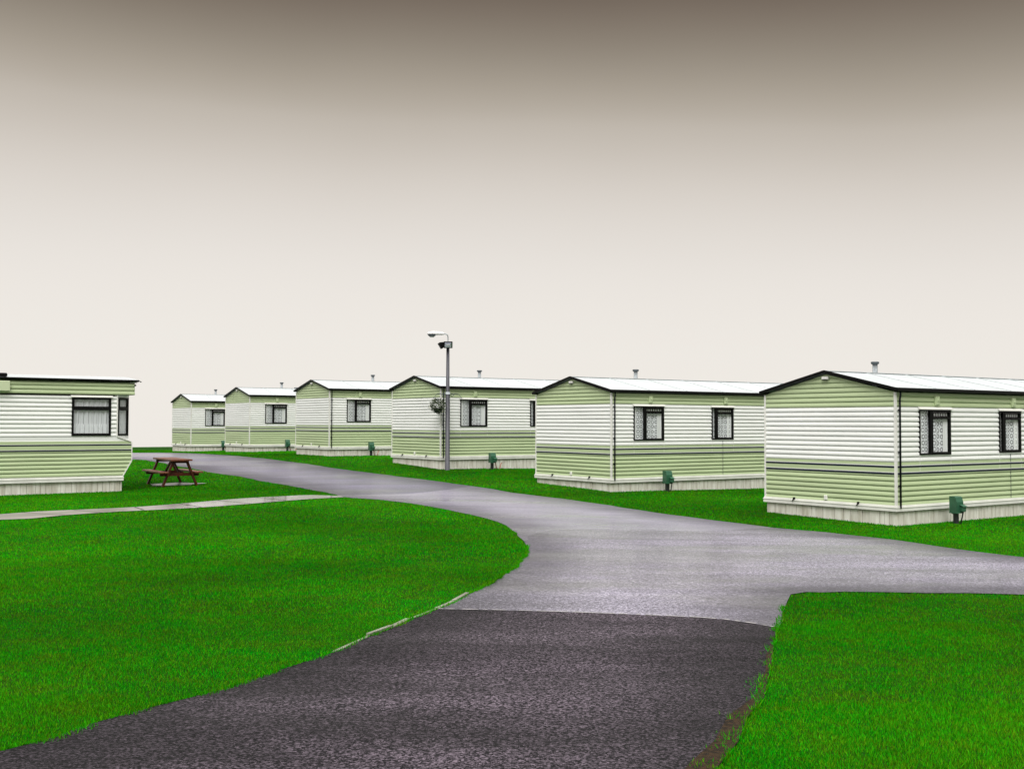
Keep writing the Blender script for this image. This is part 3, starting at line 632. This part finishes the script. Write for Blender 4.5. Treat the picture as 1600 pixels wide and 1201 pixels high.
    for a in (.70, 1.66, 3.28, 4.04):
        c = MB(F); c.box(a - .003, a + .003, -.002, .0056, Z0 - .008 + .03, Z0 + .19); c.box(a - .003, a + .003, -.002, .0056, Z0 - .1, Z0 - .012); c.build('seam_strip', M_trim, root)
    # downpipe
    d = MB(F); x = .085
    d.tube([(x, .045, Z0 + HE + .02), (x, .045, Z0 + HE - .06), (x, .03, Z0 + HE - .12), (x, .03, Z0 - .73)], .017, 8)
    for zz in (1.0, .25, -.35): d.box(x - .028, x + .028, 0, .02, Z0 + zz, Z0 + zz + .025)
    pipe = d.build('downpipe', M_pipe, root)
    # flue on the far slope, at local x = 0 (moved per caravan)
    fl = MB(); fy = .7 * CW - hy; fl.tube([(0, fy, zr - .25), (0, fy, zr + .24)], .052, 12); fl.tube([(0, fy, zr + .02), (0, fy, zr + .03)], .075, 12)
    flue = fl.build('flue', M_galv, root)
    fc = MB(); fc.tube([(0, fy, zr + .225), (0, fy, zr + .24), (0, fy, zr + .275), (0, fy, zr + .285)], [.056, .082, .085, .06], 14); fc.build('cowl', M_cowl, flue)
    return root
CAR = [  # near corner x, y, stripe z, yaw, flue along, downpipe, label
 (-15.388, 53.858, -.385, .579, 1.90, False, 'farthest and smallest caravan of the row, beside the bare grass horizon'),
 (-11.044, 47.262, -.252, .579, 2.26, False, 'caravan second from the far end of the row, white corner without dark downpipe'),
 (-6.566, 40.365, -.185, .588, 2.80, True, 'green and white caravan next beyond the one behind the lamp post'),
 (-2.127, 33.477, -.319, .599, 2.74, True, 'green and white caravan standing right behind the grey lamp post'),
 (2.342, 26.483, -.619, .602, 2.60, True, 'green and white caravan with two whole windows in view, between lamp post and nearest caravan'),
 (6.825, 19.975, -.767, .621, 2.31, True, 'nearest and largest green and white caravan, cut off by the right picture edge'),
]
PILLAR_A = [1.50, 1.58, 1.53, 1.65, 1.50, 1.35]
proto = make_caravan()
caravans = []
for i, (x, y, z, t, fa, pipe, lab) in enumerate(CAR):
    c = proto if i == 0 else copy_tree(proto)
    caravans.append(c)
for c, (x, y, z, t, fa, pipe, lab) in zip(caravans, CAR):
    du = Vector((math.cos(t), math.sin(t))); db = Vector((-math.sin(t), math.cos(t)))
    m = Vector((x, y)) + du * hx + db * hy
    c.location = (m.x, m.y, z + ZO - Z0); c.rotation_euler = (0, 0, t)
    tag(c, lab, 'caravan', 'static caravans in a row along the road')
    for ch in list(c.children):
        n = ch.name.split('.')[0]
        if n == 'flue': ch.location.x = fa - hx
        if n == 'downpipe' and not pipe: bpy.data.objects.remove(ch)
# second caravan's small roof vent
rv = MB(); rv.box(-.12, .12, -.1, .1, -.1, .09, b=.02)
v = rv.build('roof_vent', M_cowl, caravans[1]); v.location = (3.0 - hx, .7 * CW - hy, Z0 + HR - .02)

# ------------------------------------------------------------------ electric hook-up pillars
def make_pillar():
    root = empty('hookup_pillar')
    p = MB(); p.box(-.04, .04, -.03, .045, -.3, .30, b=.008); p.build('post', M_post, root)
    b = MB(); z0, z1 = .21, .505; hw = .088
    P = [(-hw, .08, z0), (-hw, -.075, z0), (-hw, -.085, z1 - .10), (-hw, -.055, z1 - .015), (-hw, -.03, z1), (-hw, .08, z1)]
    Q = [(hw, y, z) for _, y, z in P]
    b.face(P[::-1]); b.face(Q)
    for i in range(6): j = (i + 1) % 6; b.face([P[i], P[j], Q[j], Q[i]], 0, False)
    b.box(-hw - .005, hw + .005, -.088, .083, z0 - .01, z0 + .005); body = b.build('cabinet', M_box, root)
    s = MB(); s.box(.0, .095, -.145, -.08, z0 + .02, z0 + .12, b=.01)
    s.face([(-.01, -.08, z0 + .15), (-.01, -.165, z0 + .115), (.105, -.165, z0 + .115), (.105, -.08, z0 + .15)]); s.face([(-.01, -.08, z0 + .142), (.105, -.08, z0 + .142), (.105, -.165, z0 + .107), (-.01, -.165, z0 + .107)])
    s.face([(-.01, -.165, z0 + .107), (.105, -.165, z0 + .107), (.105, -.165, z0 + .115), (-.01, -.165, z0 + .115)])
    s.build('socket_cover', M_box, body)
    return root
def make_cable(cols, parent, length):
    c = MB(); pts = []
    for i in range(15):
        t = i / 14
        pts.append((.05 + length * t, -.11 + .38 * t, .23 - .30 * math.sin(math.pi * min(1, t * 1.15)) * (1 - .25 * t) - .06 * t))
    c.tube(pts, .013, 7); return c.build('cable', cols, parent)
PL = ['small green hook-up box almost hidden between the two farthest caravans', 'green hook-up box in front of the second farthest caravan of the row',
      'green hook-up box in front of the caravan just left of the lamp post caravan', 'green hook-up box on a dark post to the right of the lamp post',
      'green hook-up box in front of the caravan with two whole windows', 'nearest and largest green hook-up box, at the caravan cut off by the picture edge']
pp = make_pillar(); pil = [pp] + [copy_tree(pp) for _ in range(5)]
for i, (p, a, (x, y, z, t, *_)) in enumerate(zip(pil, PILLAR_A, CAR)):
    du = Vector((math.cos(t), math.sin(t))); db = Vector((-math.sin(t), math.cos(t)))
    q = Vector((x, y)) + du * a - db * .3
    p.location = (q.x, q.y, Tz(q.x, q.y)); p.rotation_euler = (0, 0, t - .12)
    tag(p, PL[i], 'hook-up box', 'electric hook-up boxes in front of the caravans')
    make_cable(M_cable if i in (0, 1, 2, 3) else M_post, p, (.45, .5, .36, .42, .12, .16)[i])

# ------------------------------------------------------------------ left caravan with bay end
def make_bay_caravan():
    root = empty('bay_caravan'); LL = 9.2; g = 1.62              # heights below are about eye level; g lifts them to the ground
    F = frame(-LL, 0, 1, 0)                                       # s = a + LL ; outward -y
    aw = lambda z: LL + (-.20 if z < -1.25 else -.20 + .20 * (z + 1.25) / .345 if z < -.905 else 0 if z < -.468 else -.02 - .33 * (z + .468) / .123 if z < -.345 else -.35)
    rows = boards(-1.27, -.705, 1, top=True) + [(-.705, -GR, -.695, 0, 1)] + flat(-.695, -.672, 1) + [(-.672, .004, -.640, .004, 2), (-.640, .004, -.633, .004, 0)] + flat(-.633, -.548, 1, .002)
    rows += [(-.548, .004, -.516, .004, 2), (-.516, .004, -.509, .004, 0)] + flat(-.509, -.44, 1) + [(-.44, 0, -.43, -.006, 0), (-.43, -.006, -.345, -.006, 0)] + boards(-.345, .60, 0, .097)
    wn = (LL - 1.37, LL - .49, -.32, .57)
    # split rows where the end outline bends
    def split(rows, cs):
        o = []
        for a, oa, b, ob, m in rows:
            zs = [a] + [c for c in cs if a + 1e-5 < c < b - 1e-5] + [b]
            for u, v in zip(zs, zs[1:]): o.append((u, oa + (ob - oa) * (u - a) / (b - a), v, oa + (ob - oa) * (v - a) / (b - a), m))
        return o
    rows = split(rows, (-1.25, -.905, -.468, -.345))
    sm = [M_white, M_green, M_navy]
    w3 = lambda z: aw(z - 1e-6)
    wall(F, rows, lambda z: 0, lambda z: aw(z), [(wn[0] + .01, wn[1] - .01, wn[2] + .01, wn[3] - .01)], g).build('side_wall', sm, root)
    wall(frame(-.35, CW, -1, 0), rows, lambda z: 0, lambda z: LL - .35, [], g).build('side_wall', sm, root)
    wall(frame(-LL, CW, 0, -1), rows + boards(.6, .9, 1), lambda z: 0, lambda z: CW, [], g).build('end_wall', sm, root)
    # green eaves band, standing proud over the windows
    fb = MB(); P3 = boards(.635, .918, 1, .095)
    for a, oa, b, ob, m in P3:
        fb.face([(-LL, -.03 - oa, a + g), (.045, -.03 - oa, a + g), (.045, -.03 - ob, b + g), (-LL, -.03 - ob, b + g)])
        fb.face([(.045 + oa, -.03, a + g), (.045 + oa, CW + .03, a + g), (.045 + ob, CW + .03, b + g), (.045 + ob, -.03, b + g)])
        fb.face([(.045, CW + .03 + oa, a + g), (-LL, CW + .03 + oa, a + g), (-LL, CW + .03 + ob, b + g), (.045, CW + .03 + ob, b + g)])
    fb.face([(-LL, -.016, .635 + g), (-LL, CW + .03, .635 + g), (.045, CW + .03, .635 + g), (.045, -.016, .635 + g)])
    fb.build('eaves_band', [M_green], root)
    # bulging lower front, sill and bay above it
    lf = MB(); y0, y1 = 0.0, CW; I = .008
    pr = [(-.20, -1.25), (0, -.905), (0, -.468)]
    for (xa, za), (xb, zb) in zip(pr, pr[1:]):
        n = 5 if za > -1 else 4
        for k in range(n):
            t0, t1 = k / n, (k + 1) / n; tm = t1 - .15 / n
            p = lambda t: (xa + (xb - xa) * t, za + (zb - za) * t + g)
            a, m_, b = p(t0), p(tm), p(t1)
            mi = 0
            lf.face([(a[0], y0, a[1]), (a[0], y1, a[1]), (m_[0], y1, m_[1]), (m_[0], y0, m_[1])], mi)
            lf.face([(m_[0], y0, m_[1]), (m_[0], y1, m_[1]), (b[0] - .0, y1, b[1]), (b[0] - .0, y0, b[1])], mi)
    lf.build('front_panel', [M_green], root)
    cx, cy = .035, .385                                          # bay: chamfer from (-.35, 0) to (cx, cy)
    sl_ = MB()
    zs, zi = -.468 + g, -.345 + g
    sl_.face([(-.35, 0, zi), (0, 0, zs), (cx + .0, cy, zs + .06)]); sl_.face([(0, 0, zs), (0, CW, zs), (cx, CW - cy, zs + .06), (cx, cy, zs + .06)])
    sl_.face([(-.35, CW, zi), (cx, CW - cy, zs + .06), (0, CW, zs)]); sl_.build('sill', M_white, root)
    D = Vector((cx + .35, cy)); dl = D.length; D.normalize()
    C1 = frame(-.35, 0, D.x, D.y); zb, zt = -.43 + g, .635 + g
    def facet(M, ln, ws):
        mb = MB(M); s0, s1, a, b = ws
        mb.box(0, s0, -.05, 0, zb, zt); mb.box(s1, ln, -.05, 0, zb, zt); mb.box(s0, s1, -.05, 0, zb, a); mb.box(s0, s1, -.05, 0, b, zt); return mb
    ws = (.045, dl - .03, -.32 + g, .575 + g)
    facet(C1, dl, (ws[0] + .01, ws[1] - .01, ws[2] + .01, ws[3] - .01)).build('bay_panel', M_white, root)
    w_ = make_window(root, C1, ws[0], ws[1], ws[2], ws[3], 'wide', 5, hood=False)
    curtain(C1, ws[0] + .03, ws[1] - .03, ws[2] + .04, ws[3] - .04, 60, .008, 51).build('curtain', M_net, w_)
    C2 = frame(cx, cy, 0, 1); l2 = CW - 2 * cy; ws2 = (.06, l2 - .06, -.32 + g, .575 + g)
    facet(C2, l2, (ws2[0] + .01, ws2[1] - .01, ws2[2] + .01, ws2[3] - .01)).build('bay_panel', M_white, root)
    w_ = make_window(root, C2, *ws2, 'wide', 6, hood=False); curtain(C2, ws2[0] + .03, ws2[1] - .03, ws2[2] + .04, ws2[3] - .04, 50, .008, 52).build('curtain', M_net, w_)
    C3 = frame(cx, CW - cy, -D.x, D.y)
    facet(C3, dl, (.1, .11, 0 + g, .01 + g)).build('bay_panel', M_white, root)
    w_ = make_window(root, F, wn[0], wn[1], wn[2] + g, wn[3] + g, 'wide', 7)
    curtain(F, wn[0] + .03, wn[1] - .03, wn[2] + g + .06, wn[3] + g - .04, 55, .009, 53).build('curtain', M_net, w_)
    curtain(F, wn[0] + .03, wn[1] - .03, wn[2] + g + .06, wn[2] + g + .27, 62, .007, 54, o=-.033).build('curtain', M_net, w_)
    t = MB(F); t.box(LL - .36, LL - .335, -.01, .008, -.34 + g, .63 + g, b=.003); t.build('corner_trim', M_trim, root)
    et = MB(); path = [(-.345, .63), (-.345, -.335), (-.02, -.455), (0, -.50), (0, -.905), (-.195, -1.25)]
    for (xa, za), (xb, zb_) in zip(path[1:], path[2:]): et.beam((xa, -.004, za + g), (xb, -.004, zb_ + g), .022, .024, up=(0, 1, 0))
    et.build('edge_trim', M_trim, root)
    # belt, skirt
    b = MB(); b.box(-LL - .02, -.185, -.022, CW + .022, -1.365 + g, -1.275 + g); b.box(-LL - .01, -.19, -.012, CW + .012, -1.275 + g, -1.25 + g); b.box(-LL - .02, -.178, -.029, CW + .029, -1.30 + g, -1.292 + g); b.build('floor_belt', M_trim, root)
    k = MB(); k.box(-LL + .05, -.25, .05, CW - .05, -2.0 + g, -1.37 + g); r = random.Random(9)
    for M, ln in ((frame(-LL, .03, 1, 0), LL - .21), (frame(-.21, .03, 0, 1), CW - .06)):
        q = MB(M); s = 0
        while s < ln - .04:
            w1 = min(ln - s, r.choice((.11, .15, .19, .13))); q.box(s + .006, s + w1 - .006, -.03, r.uniform(-.004, .004), -2.0 + g, -1.372 + g - r.uniform(0, .008)); s += w1
        k.v, n0 = k.v + q.v, len(k.v); k.f += [[i + n0 for i in f] for f in q.f]; k.mi += q.mi; k.sm += q.sm
    k.build('skirt', M_skirt, root)
    # low arched roof with black eaves trim
    rf = MB(); n = 12; ov = .07
    prof = [(-ov + (CW + 2 * ov) * i / n, .985 + .125 * math.sin(math.pi * i / n) + g) for i in range(n + 1)]
    x0, x1 = -LL - .05, .12
    for (ya, za), (yb, zb_) in zip(prof, prof[1:]):
        rf.face([(x0, ya, za), (x1, ya, za), (x1, yb, zb_), (x0, yb, zb_)], 0, True); rf.face([(x0, ya, .94 + g), (x0, yb, .94 + g), (x1, yb, .94 + g), (x1, ya, .94 + g)], 1)
        rf.face([(x1, ya, .94 + g), (x1, yb, .94 + g), (x1, yb, zb_), (x1, ya, za)], 0); rf.face([(x0, ya, .94 + g), (x0, ya, za), (x0, yb, zb_), (x0, yb, .94 + g)], 0)
    x = -LL + .6
    roof = rf.build('roof', [M_roof, M_green], root)
    gt = MB(); gt.box(x0, x1 + .005, -ov - .03, -ov + .02, .966 + g, .990 + g, b=.005); gt.box(x0, x1 - .03, -ov + .018, -ov + .03, .918 + g, .930 + g)
    gt.beam((x1 - .02, -ov - .01, .975 + g), (x1 + .06, -ov - .01, .945 + g), .02, .02); gt.build('gutter', M_black, roof)
    pb = MB(); pb.tube([(.05, -.035, .865 + g), (.05, -.06, .865 + g)], .02, 10); pb.build('bracket', M_black, root)
    rv = MB(); rv.box(-3.6, -2.75, .0, .5, 1.0 + g, 1.085 + g, b=.02); rv.build('roof_hatch', M_black, root)
    lb = MB(); lb.box(-3.6, -2.71, -.1, -.02, .68 + g, .905 + g, b=.01); lb.build('awning_box', mat('pale_green_panel', (.56, .64, .42), .45), root)
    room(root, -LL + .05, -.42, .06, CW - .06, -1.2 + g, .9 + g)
    return root
bay = make_bay_caravan()
bay.location = (-8.9585, 26.5, ZO - 1.62); bay.rotation_euler = (0, 0, .62)
tag(bay, 'caravan at the left edge with bulging bay end and wide black framed window', 'caravan')

# ------------------------------------------------------------------ picnic table
def make_table():
    root = empty('picnic_table'); s = .92
    TW, H, SW, SH, FW, LG = .54, .70, 1.10, .39, .90, 1.58
    L2 = 1.96
    for i in range(5):
        w = TW / 5; x = -TW / 2 + i * w
        b = MB(); b.box(x + .005, x + w - .005, -L2 / 2, L2 / 2, H - .042, H + random.uniform(-.003, .003), b=.004); b.build('top_board', M_woodtop, root)
    for sx_ in (-1, 1):
        for i in range(2):
            x = sx_ * (SW / 2 - .055 - i * .115)
            b = MB(); b.box(x - .052, x + .052, -L2 / 2, L2 / 2, SH - .042, SH, b=.004); b.build('seat_board', M_woodtop, root)
    for sy in (-1, 1):
        y = sy * LG / 2
        for sx_ in (-1, 1):
            b = MB(); b.beam((sx_ * FW / 2, y, -.03), (sx_ * TW * .30, y, H - .032), .05, .10, up=(0, 1, 0)); b.build('leg', M_wood, root)
        b = MB(); yy = y - sy * .04; b.box(-SW / 2 + .06, SW / 2 - .06, yy - .018, yy + .018, SH - .115, SH - .031); b.build('seat_beam', M_wood, root)
        b = MB(); b.box(-TW / 2 + .04, TW / 2 - .04, yy - .018, yy + .018, H - .10, H - .031); b.build('top_batten', M_wood, root)
        b = MB(); b.beam((0, yy - sy * .02, SH - .07), (0, sy * .06, H - .035), .05, .04, up=(1, 0, 0)); b.build('brace', M_wood, root)
    return root
tb = make_table()
px_, py_ = -8.83, 29.25
tb.location = (px_, py_, Tz(px_, py_)); tb.rotation_euler = (0, 0, R(30.8))
tag(tb, 'brown stained wooden picnic table with fixed benches on the grass', 'picnic table')
pad = [(px_ + math.cos(a) * .62 * (1 + .25 * math.sin(5 * a)) + .12, py_ + math.sin(a) * .6 * (1 + .2 * math.cos(3 * a))) for a in np.linspace(0, 2 * math.pi, 26)[:-1]]
tag(sheet('concrete_pad', pad, .03, mat('wet_pad', (.33, .32, .32), .3, col2=(.03, .05, .015), scale=4.5), .3), 'patchy wet concrete under the picnic table', kind='structure')

# ------------------------------------------------------------------ lamp post and basket
lx, ly = -1.90, 33.2; lz = Tz(lx, ly)
lamp = empty('lamp_post', (lx, ly, lz), 0.05)
b = MB(); b.tube([(0, 0, -.3), (0, 0, 2.28), (0, 0, 2.30), (0, 0, 3.62)], [.074, .066, .054, .047], 14); b.build('pole', M_pole, lamp)
b = MB(); b.tube([(0, 0, 2.24), (0, 0, 2.31)], .074, 14); b.build('collar', M_galv, lamp)
def flood(rz, tilt, loc):
    M = Matrix.Translation(loc) @ Matrix.Rotation(rz, 4, 'Z') @ Matrix.Rotation(tilt, 4, 'X')
    h = MB(M); h.box(-.13, .13, -.03, .0, -.10, .10, b=.012)
    h.box(-.12, .12, -.055, -.03, .075, .095); h.box(-.12, .12, -.055, -.03, -.095, -.075); h.box(-.125, -.10, -.055, -.03, -.075, .075); h.box(.10, .125, -.055, -.03, -.075, .075)
    for a in (-1, 1):
        h.face([(a * .09, .10, .05), (a * .09, .10, -.05), (a * .128, 0, -.095), (a * .128, 0, .095)][::a])
    h.face([(-.09, .10, .05), (.09, .10, .05), (.128, 0, .095), (-.128, 0, .095)][::-1]); h.face([(-.09, .10, -.05), (.09, .10, -.05), (.128, 0, -.095), (-.128, 0, -.095)]); h.face([(-.09, .10, -.05), (.09, .10, -.05), (.09, .10, .05), (-.09, .10, .05)][::-1])
    o = h.build('floodlight', M_black, lamp)
    r = MB(M); r.face([(-.10, -.034, -.075), (.10, -.034, -.075), (.07, -.031, -.03), (-.07, -.031, -.03)]); r.face([(-.10, -.034, .075), (-.07, -.031, .03), (.07, -.031, .03), (.10, -.034, .075)])
    r.face([(-.10, -.034, -.075), (-.07, -.031, -.03), (-.07, -.031, .03), (-.10, -.034, .075)]); r.face([(.10, -.034, -.075), (.10, -.034, .075), (.07, -.031, .03), (.07, -.031, -.03)]); r.face([(-.07, -.031, -.03), (.07, -.031, -.03), (.07, -.031, .03), (-.07, -.031, .03)]); r.build('reflector', M_refl, o)
    t = MB(M); t.tube([(-.06, -.04, 0), (.06, -.04, 0)], .010, 8); t.build('bulb', M_lampw, o)
    return o
flood(0.05, .16, (.005, -.11, 3.70)); flood(-1.45, .55, (-.20, 0, 3.69))
b = MB(); b.beam((-.14, 0, 3.64), (.02, 0, 3.64), .05, .03); b.box(-.03, .03, -.10, .02, 3.60, 3.63); b.build('flood_bracket', M_cowl, lamp)
b = MB(); b.tube([(0, 0, 3.60), (0, 0, 3.93), (-.01, 0, 3.985), (-.05, 0, 4.02), (-.14, 0, 4.035)], .017, 8); b.build('lamp_arm', M_galv, lamp)
b = MB(); b.tube([(-.12, 0, 4.035), (-.15, 0, 4.035), (-.30, 0, 4.045), (-.45, 0, 4.045), (-.58, 0, 4.035), (-.61, 0, 4.02)], [.03, .042, .055, .06, .05, .015], 12); hd = b.build('lamp_head', M_lampw, lamp)
b = MB(); b.tube([(-.40 + .0, 0, 4.015), (-.46, 0, 4.0), (-.46, 0, 3.99)], [.01, .01, .01], 6)
b.v.clear(); b.f.clear(); b.mi.clear(); b.sm.clear()
nseg = 14
for zA, zB, rA, rB, m in ((4.02, 3.965, .14, .10, 0), (3.965, 3.925, .09, .055, 1)):
    for i in range(nseg):
        a0, a1 = 2 * math.pi * i / nseg, 2 * math.pi * (i + 1) / nseg
        b.face([(-.475 + rA * math.cos(a0), .5 * rA * math.sin(a0), zA), (-.475 + rB * math.cos(a0), .5 * rB * math.sin(a0), zB), (-.475 + rB * math.cos(a1), .5 * rB * math.sin(a1), zB), (-.475 + rA * math.cos(a1), .5 * rA * math.sin(a1), zA)], m, True)
for zA, rA, m in ((3.925, .055, 1), (3.965, .10, 0)):
    b.face([(-.475 + rA * math.cos(2 * math.pi * i / nseg), .5 * rA * math.sin(2 * math.pi * i / nseg), zA) for i in range(nseg)][::-1], m)
b.build('lamp_glass', [M_cowl, M_lampg], hd)
for s in (-1, 1):                                                   # scroll brackets
    b = MB(); pts = [(s * .06, 0, 2.23), (s * .12, 0, 2.17), (s * .18, 0, 2.22), (s * .24, 0, 2.27), (s * .32, 0, 2.24), (s * .40, 0, 2.15), (s * .42, 0, 2.12)]
    b.tube(pts, .008, 6); b.tube([(s * .06, 0, 2.26), (s * .3, 0, 2.26)], .007, 6)
    ring = [(s * (.13 + .035 * math.cos(a)), 0, 2.215 + .035 * math.sin(a)) for a in np.linspace(0, 5.5, 12)]; b.tube(ring, .006, 6)
    ring = [(s * (.40 + .022 * math.cos(a)), 0, 2.125 + .022 * math.sin(a)) for a in np.linspace(0, 5.5, 10)]; b.tube(ring, .006, 6)
    b.build('bracket', M_cowl, lamp)
tag(lamp, 'grey lamp post with two floodlights and a swan neck lamp on the verge', 'lamp post')
bk = empty('hanging_basket', (lx - .29, ly - .02, lz + 1.70), 0.3)
b = MB(); n = 14; prev = None
for i in range(6):
    t = math.pi / 2 * i / 5; r_ = .15 * math.sin(t) + .002; z = .14 - .15 * math.cos(t)
    ring = [(r_ * math.cos(2 * math.pi * k / n), r_ * math.sin(2 * math.pi * k / n), z) for k in range(n)]
    if prev:
        for k in range(n): b.face([prev[k], prev[(k + 1) % n], ring[(k + 1) % n], ring[k]], 0, True)
    prev = ring
b.face(prev); b.build('basket', M_post, bk)
b = MB()
for k in range(3):
    a = 2.1 * k; b.tube([(.14 * math.cos(a), .14 * math.sin(a), .14), (0, 0, .42)], .004, 5)
b.build('chain', M_cowl, bk)
b = MB(); rr = random.Random(3)
for i in range(900):
    d = Vector((rr.gauss(0, 1), rr.gauss(0, 1), rr.gauss(0, 1))).normalized(); rad = .215 * rr.uniform(.35, 1.0) ** .5 * (1.25 if rr.random() < .14 else 1)
    p = Vector((0, 0, .20)) + Vector((d.x * rad * 1.08, d.y * rad * 1.08, d.z * rad * 1.05)); l = rr.uniform(.025, .05); w_ = l * .42
    u = Vector((rr.gauss(0, 1), rr.gauss(0, 1), rr.gauss(0, .7))) + d * .8; u.normalize(); v_ = u.cross(Vector((rr.gauss(0, 1), rr.gauss(0, 1), rr.gauss(0, 1)))).normalized()
    b.face([p, p + u * l * .5 + v_ * w_, p + u * l, p + u * l * .5 - v_ * w_], 1 if rr.random() < .05 else 0)
b.build('foliage', [M_leaf, M_leafp], bk)
tag(bk, 'bushy dark hanging basket on the left bracket of the lamp post', 'hanging basket')

# ------------------------------------------------------------------ grass blades
def make_grass():
    roads = [P_far, P_mid, P_side, P_drive, P_path]
    foot = []
    for x, y, z, t, *_ in CAR:
        du = np.array([math.cos(t), math.sin(t)]); db = np.array([-math.sin(t), math.cos(t)]); o = np.array([x, y])
        foot.append([tuple(o + du * a + db * b) for a, b in ((.04, .04), (CL - .04, .04), (CL - .04, CW - .04), (.04, CW - .04))])
    t = .62; du = np.array([math.cos(t), math.sin(t)]); db = np.array([-math.sin(t), math.cos(t)]); o = np.array([-8.9585, 26.5])
    foot.append([tuple(o + du * a + db * b) for a, b in ((-9.2, .05), (-.25, .05), (-.25, CW - .05), (-9.2, CW - .05))])
    X, Y, Wd, Ht, Cl = [], [], [], [], []
    bands = [(4.2, 7), (7, 10), (10, 14), (14, 19), (19, 26), (26, 36), (36, 60)]
    for y0, y1 in bands:
        ym = (y0 + y1) / 2; rho = min(15000, 10000 * (8 / ym) ** 2)
        wmax = .56 * y1 + 1.5; n = int(rho * 2 * wmax * (y1 - y0))
        x = rng.uniform(-wmax, wmax, n); y = rng.uniform(y0, y1, n)
        k = np.abs(x) < .56 * y + 1.5; x, y = x[k], y[k]
        bad = np.zeros(x.shape, bool)
        for p in roads:
            bad |= inside(x, y, p)
        for p in foot: bad |= inside(x, y, p)
        x, y = x[~bad], y[~bad]
        X.append(x); Y.append(y); sc = max(1, ym / 9)
        Wd.append(rng.uniform(.0022, .0042, x.size) * sc); Ht.append(rng.uniform(.009, .024, x.size) * min(1.5, sc ** .35))
    # tufts creeping over the soil verge and the edges
    for L, amp, m in ((lawn_rw[cut(lawn_rw, (2.6, 10.8)):], .025, 3200), (near_edge[cut(near_edge, (.2, 15.8)):], .015, 5000)):
        L = np.array(L); seg = rng.integers(0, len(L) - 1, m); u = rng.random(m); p = L[seg] * (1 - u[:, None]) + L[seg + 1] * u[:, None]
        s = -1 if L[0][0] > 1 else 1
        clump = np.sin(p[:, 1] * 9) * np.sin(p[:, 1] * 3.7 + 1) ; d = np.abs(rng.normal(0, amp, m)) * (clump > -.1) * (1 + np.clip(9 - p[:, 1], 0, 4) * .6)
        X.append(p[:, 0] + s * d); Y.append(p[:, 1]); Wd.append(rng.uniform(.004, .007, m)); Ht.append(rng.uniform(.02, .05, m))
    x = np.concatenate(X); y = np.concatenate(Y); w = np.concatenate(Wd); h = np.concatenate(Ht)
    n = x.size; z = np.concatenate([T(x[i:i + 200000], y[i:i + 200000]) for i in range(0, n, 200000)])
    patch = .5 + .5 * np.sin(x * 1.3 + 2 * np.sin(y * .7)) * np.sin(y * 1.1 + 1.5 * np.sin(x * .9)); h *= .8 + .4 * patch
    a = rng.uniform(0, 2 * np.pi, n); lean = rng.uniform(.1, .9, n) * h; b = rng.uniform(0, 2 * np.pi, n)
    V = np.empty((n, 3, 3), np.float32)
    V[:, 0] = np.stack([x - w * np.cos(a), y - w * np.sin(a), z - .004], 1); V[:, 1] = np.stack([x + w * np.cos(a), y + w * np.sin(a), z - .004], 1)
    V[:, 2] = np.stack([x + lean * np.cos(b), y + lean * np.sin(b), z + h], 1)
    me = bpy.data.meshes.new('grass'); me.vertices.add(3 * n); me.vertices.foreach_set('co', V.ravel())
    me.loops.add(3 * n); me.loops.foreach_set('vertex_index', np.arange(3 * n, dtype=np.int32))
    me.polygons.add(n); me.polygons.foreach_set('loop_start', np.arange(0, 3 * n, 3, dtype=np.int32))
    me.update(calc_edges=True); me.materials.append(M_blade)
    o = bpy.data.objects.new('grass', me); COL.objects.link(o); tag(o, 'short bright green mown grass of the lawns', 'grass', kind='stuff')
    print('blades', n)
make_grass()
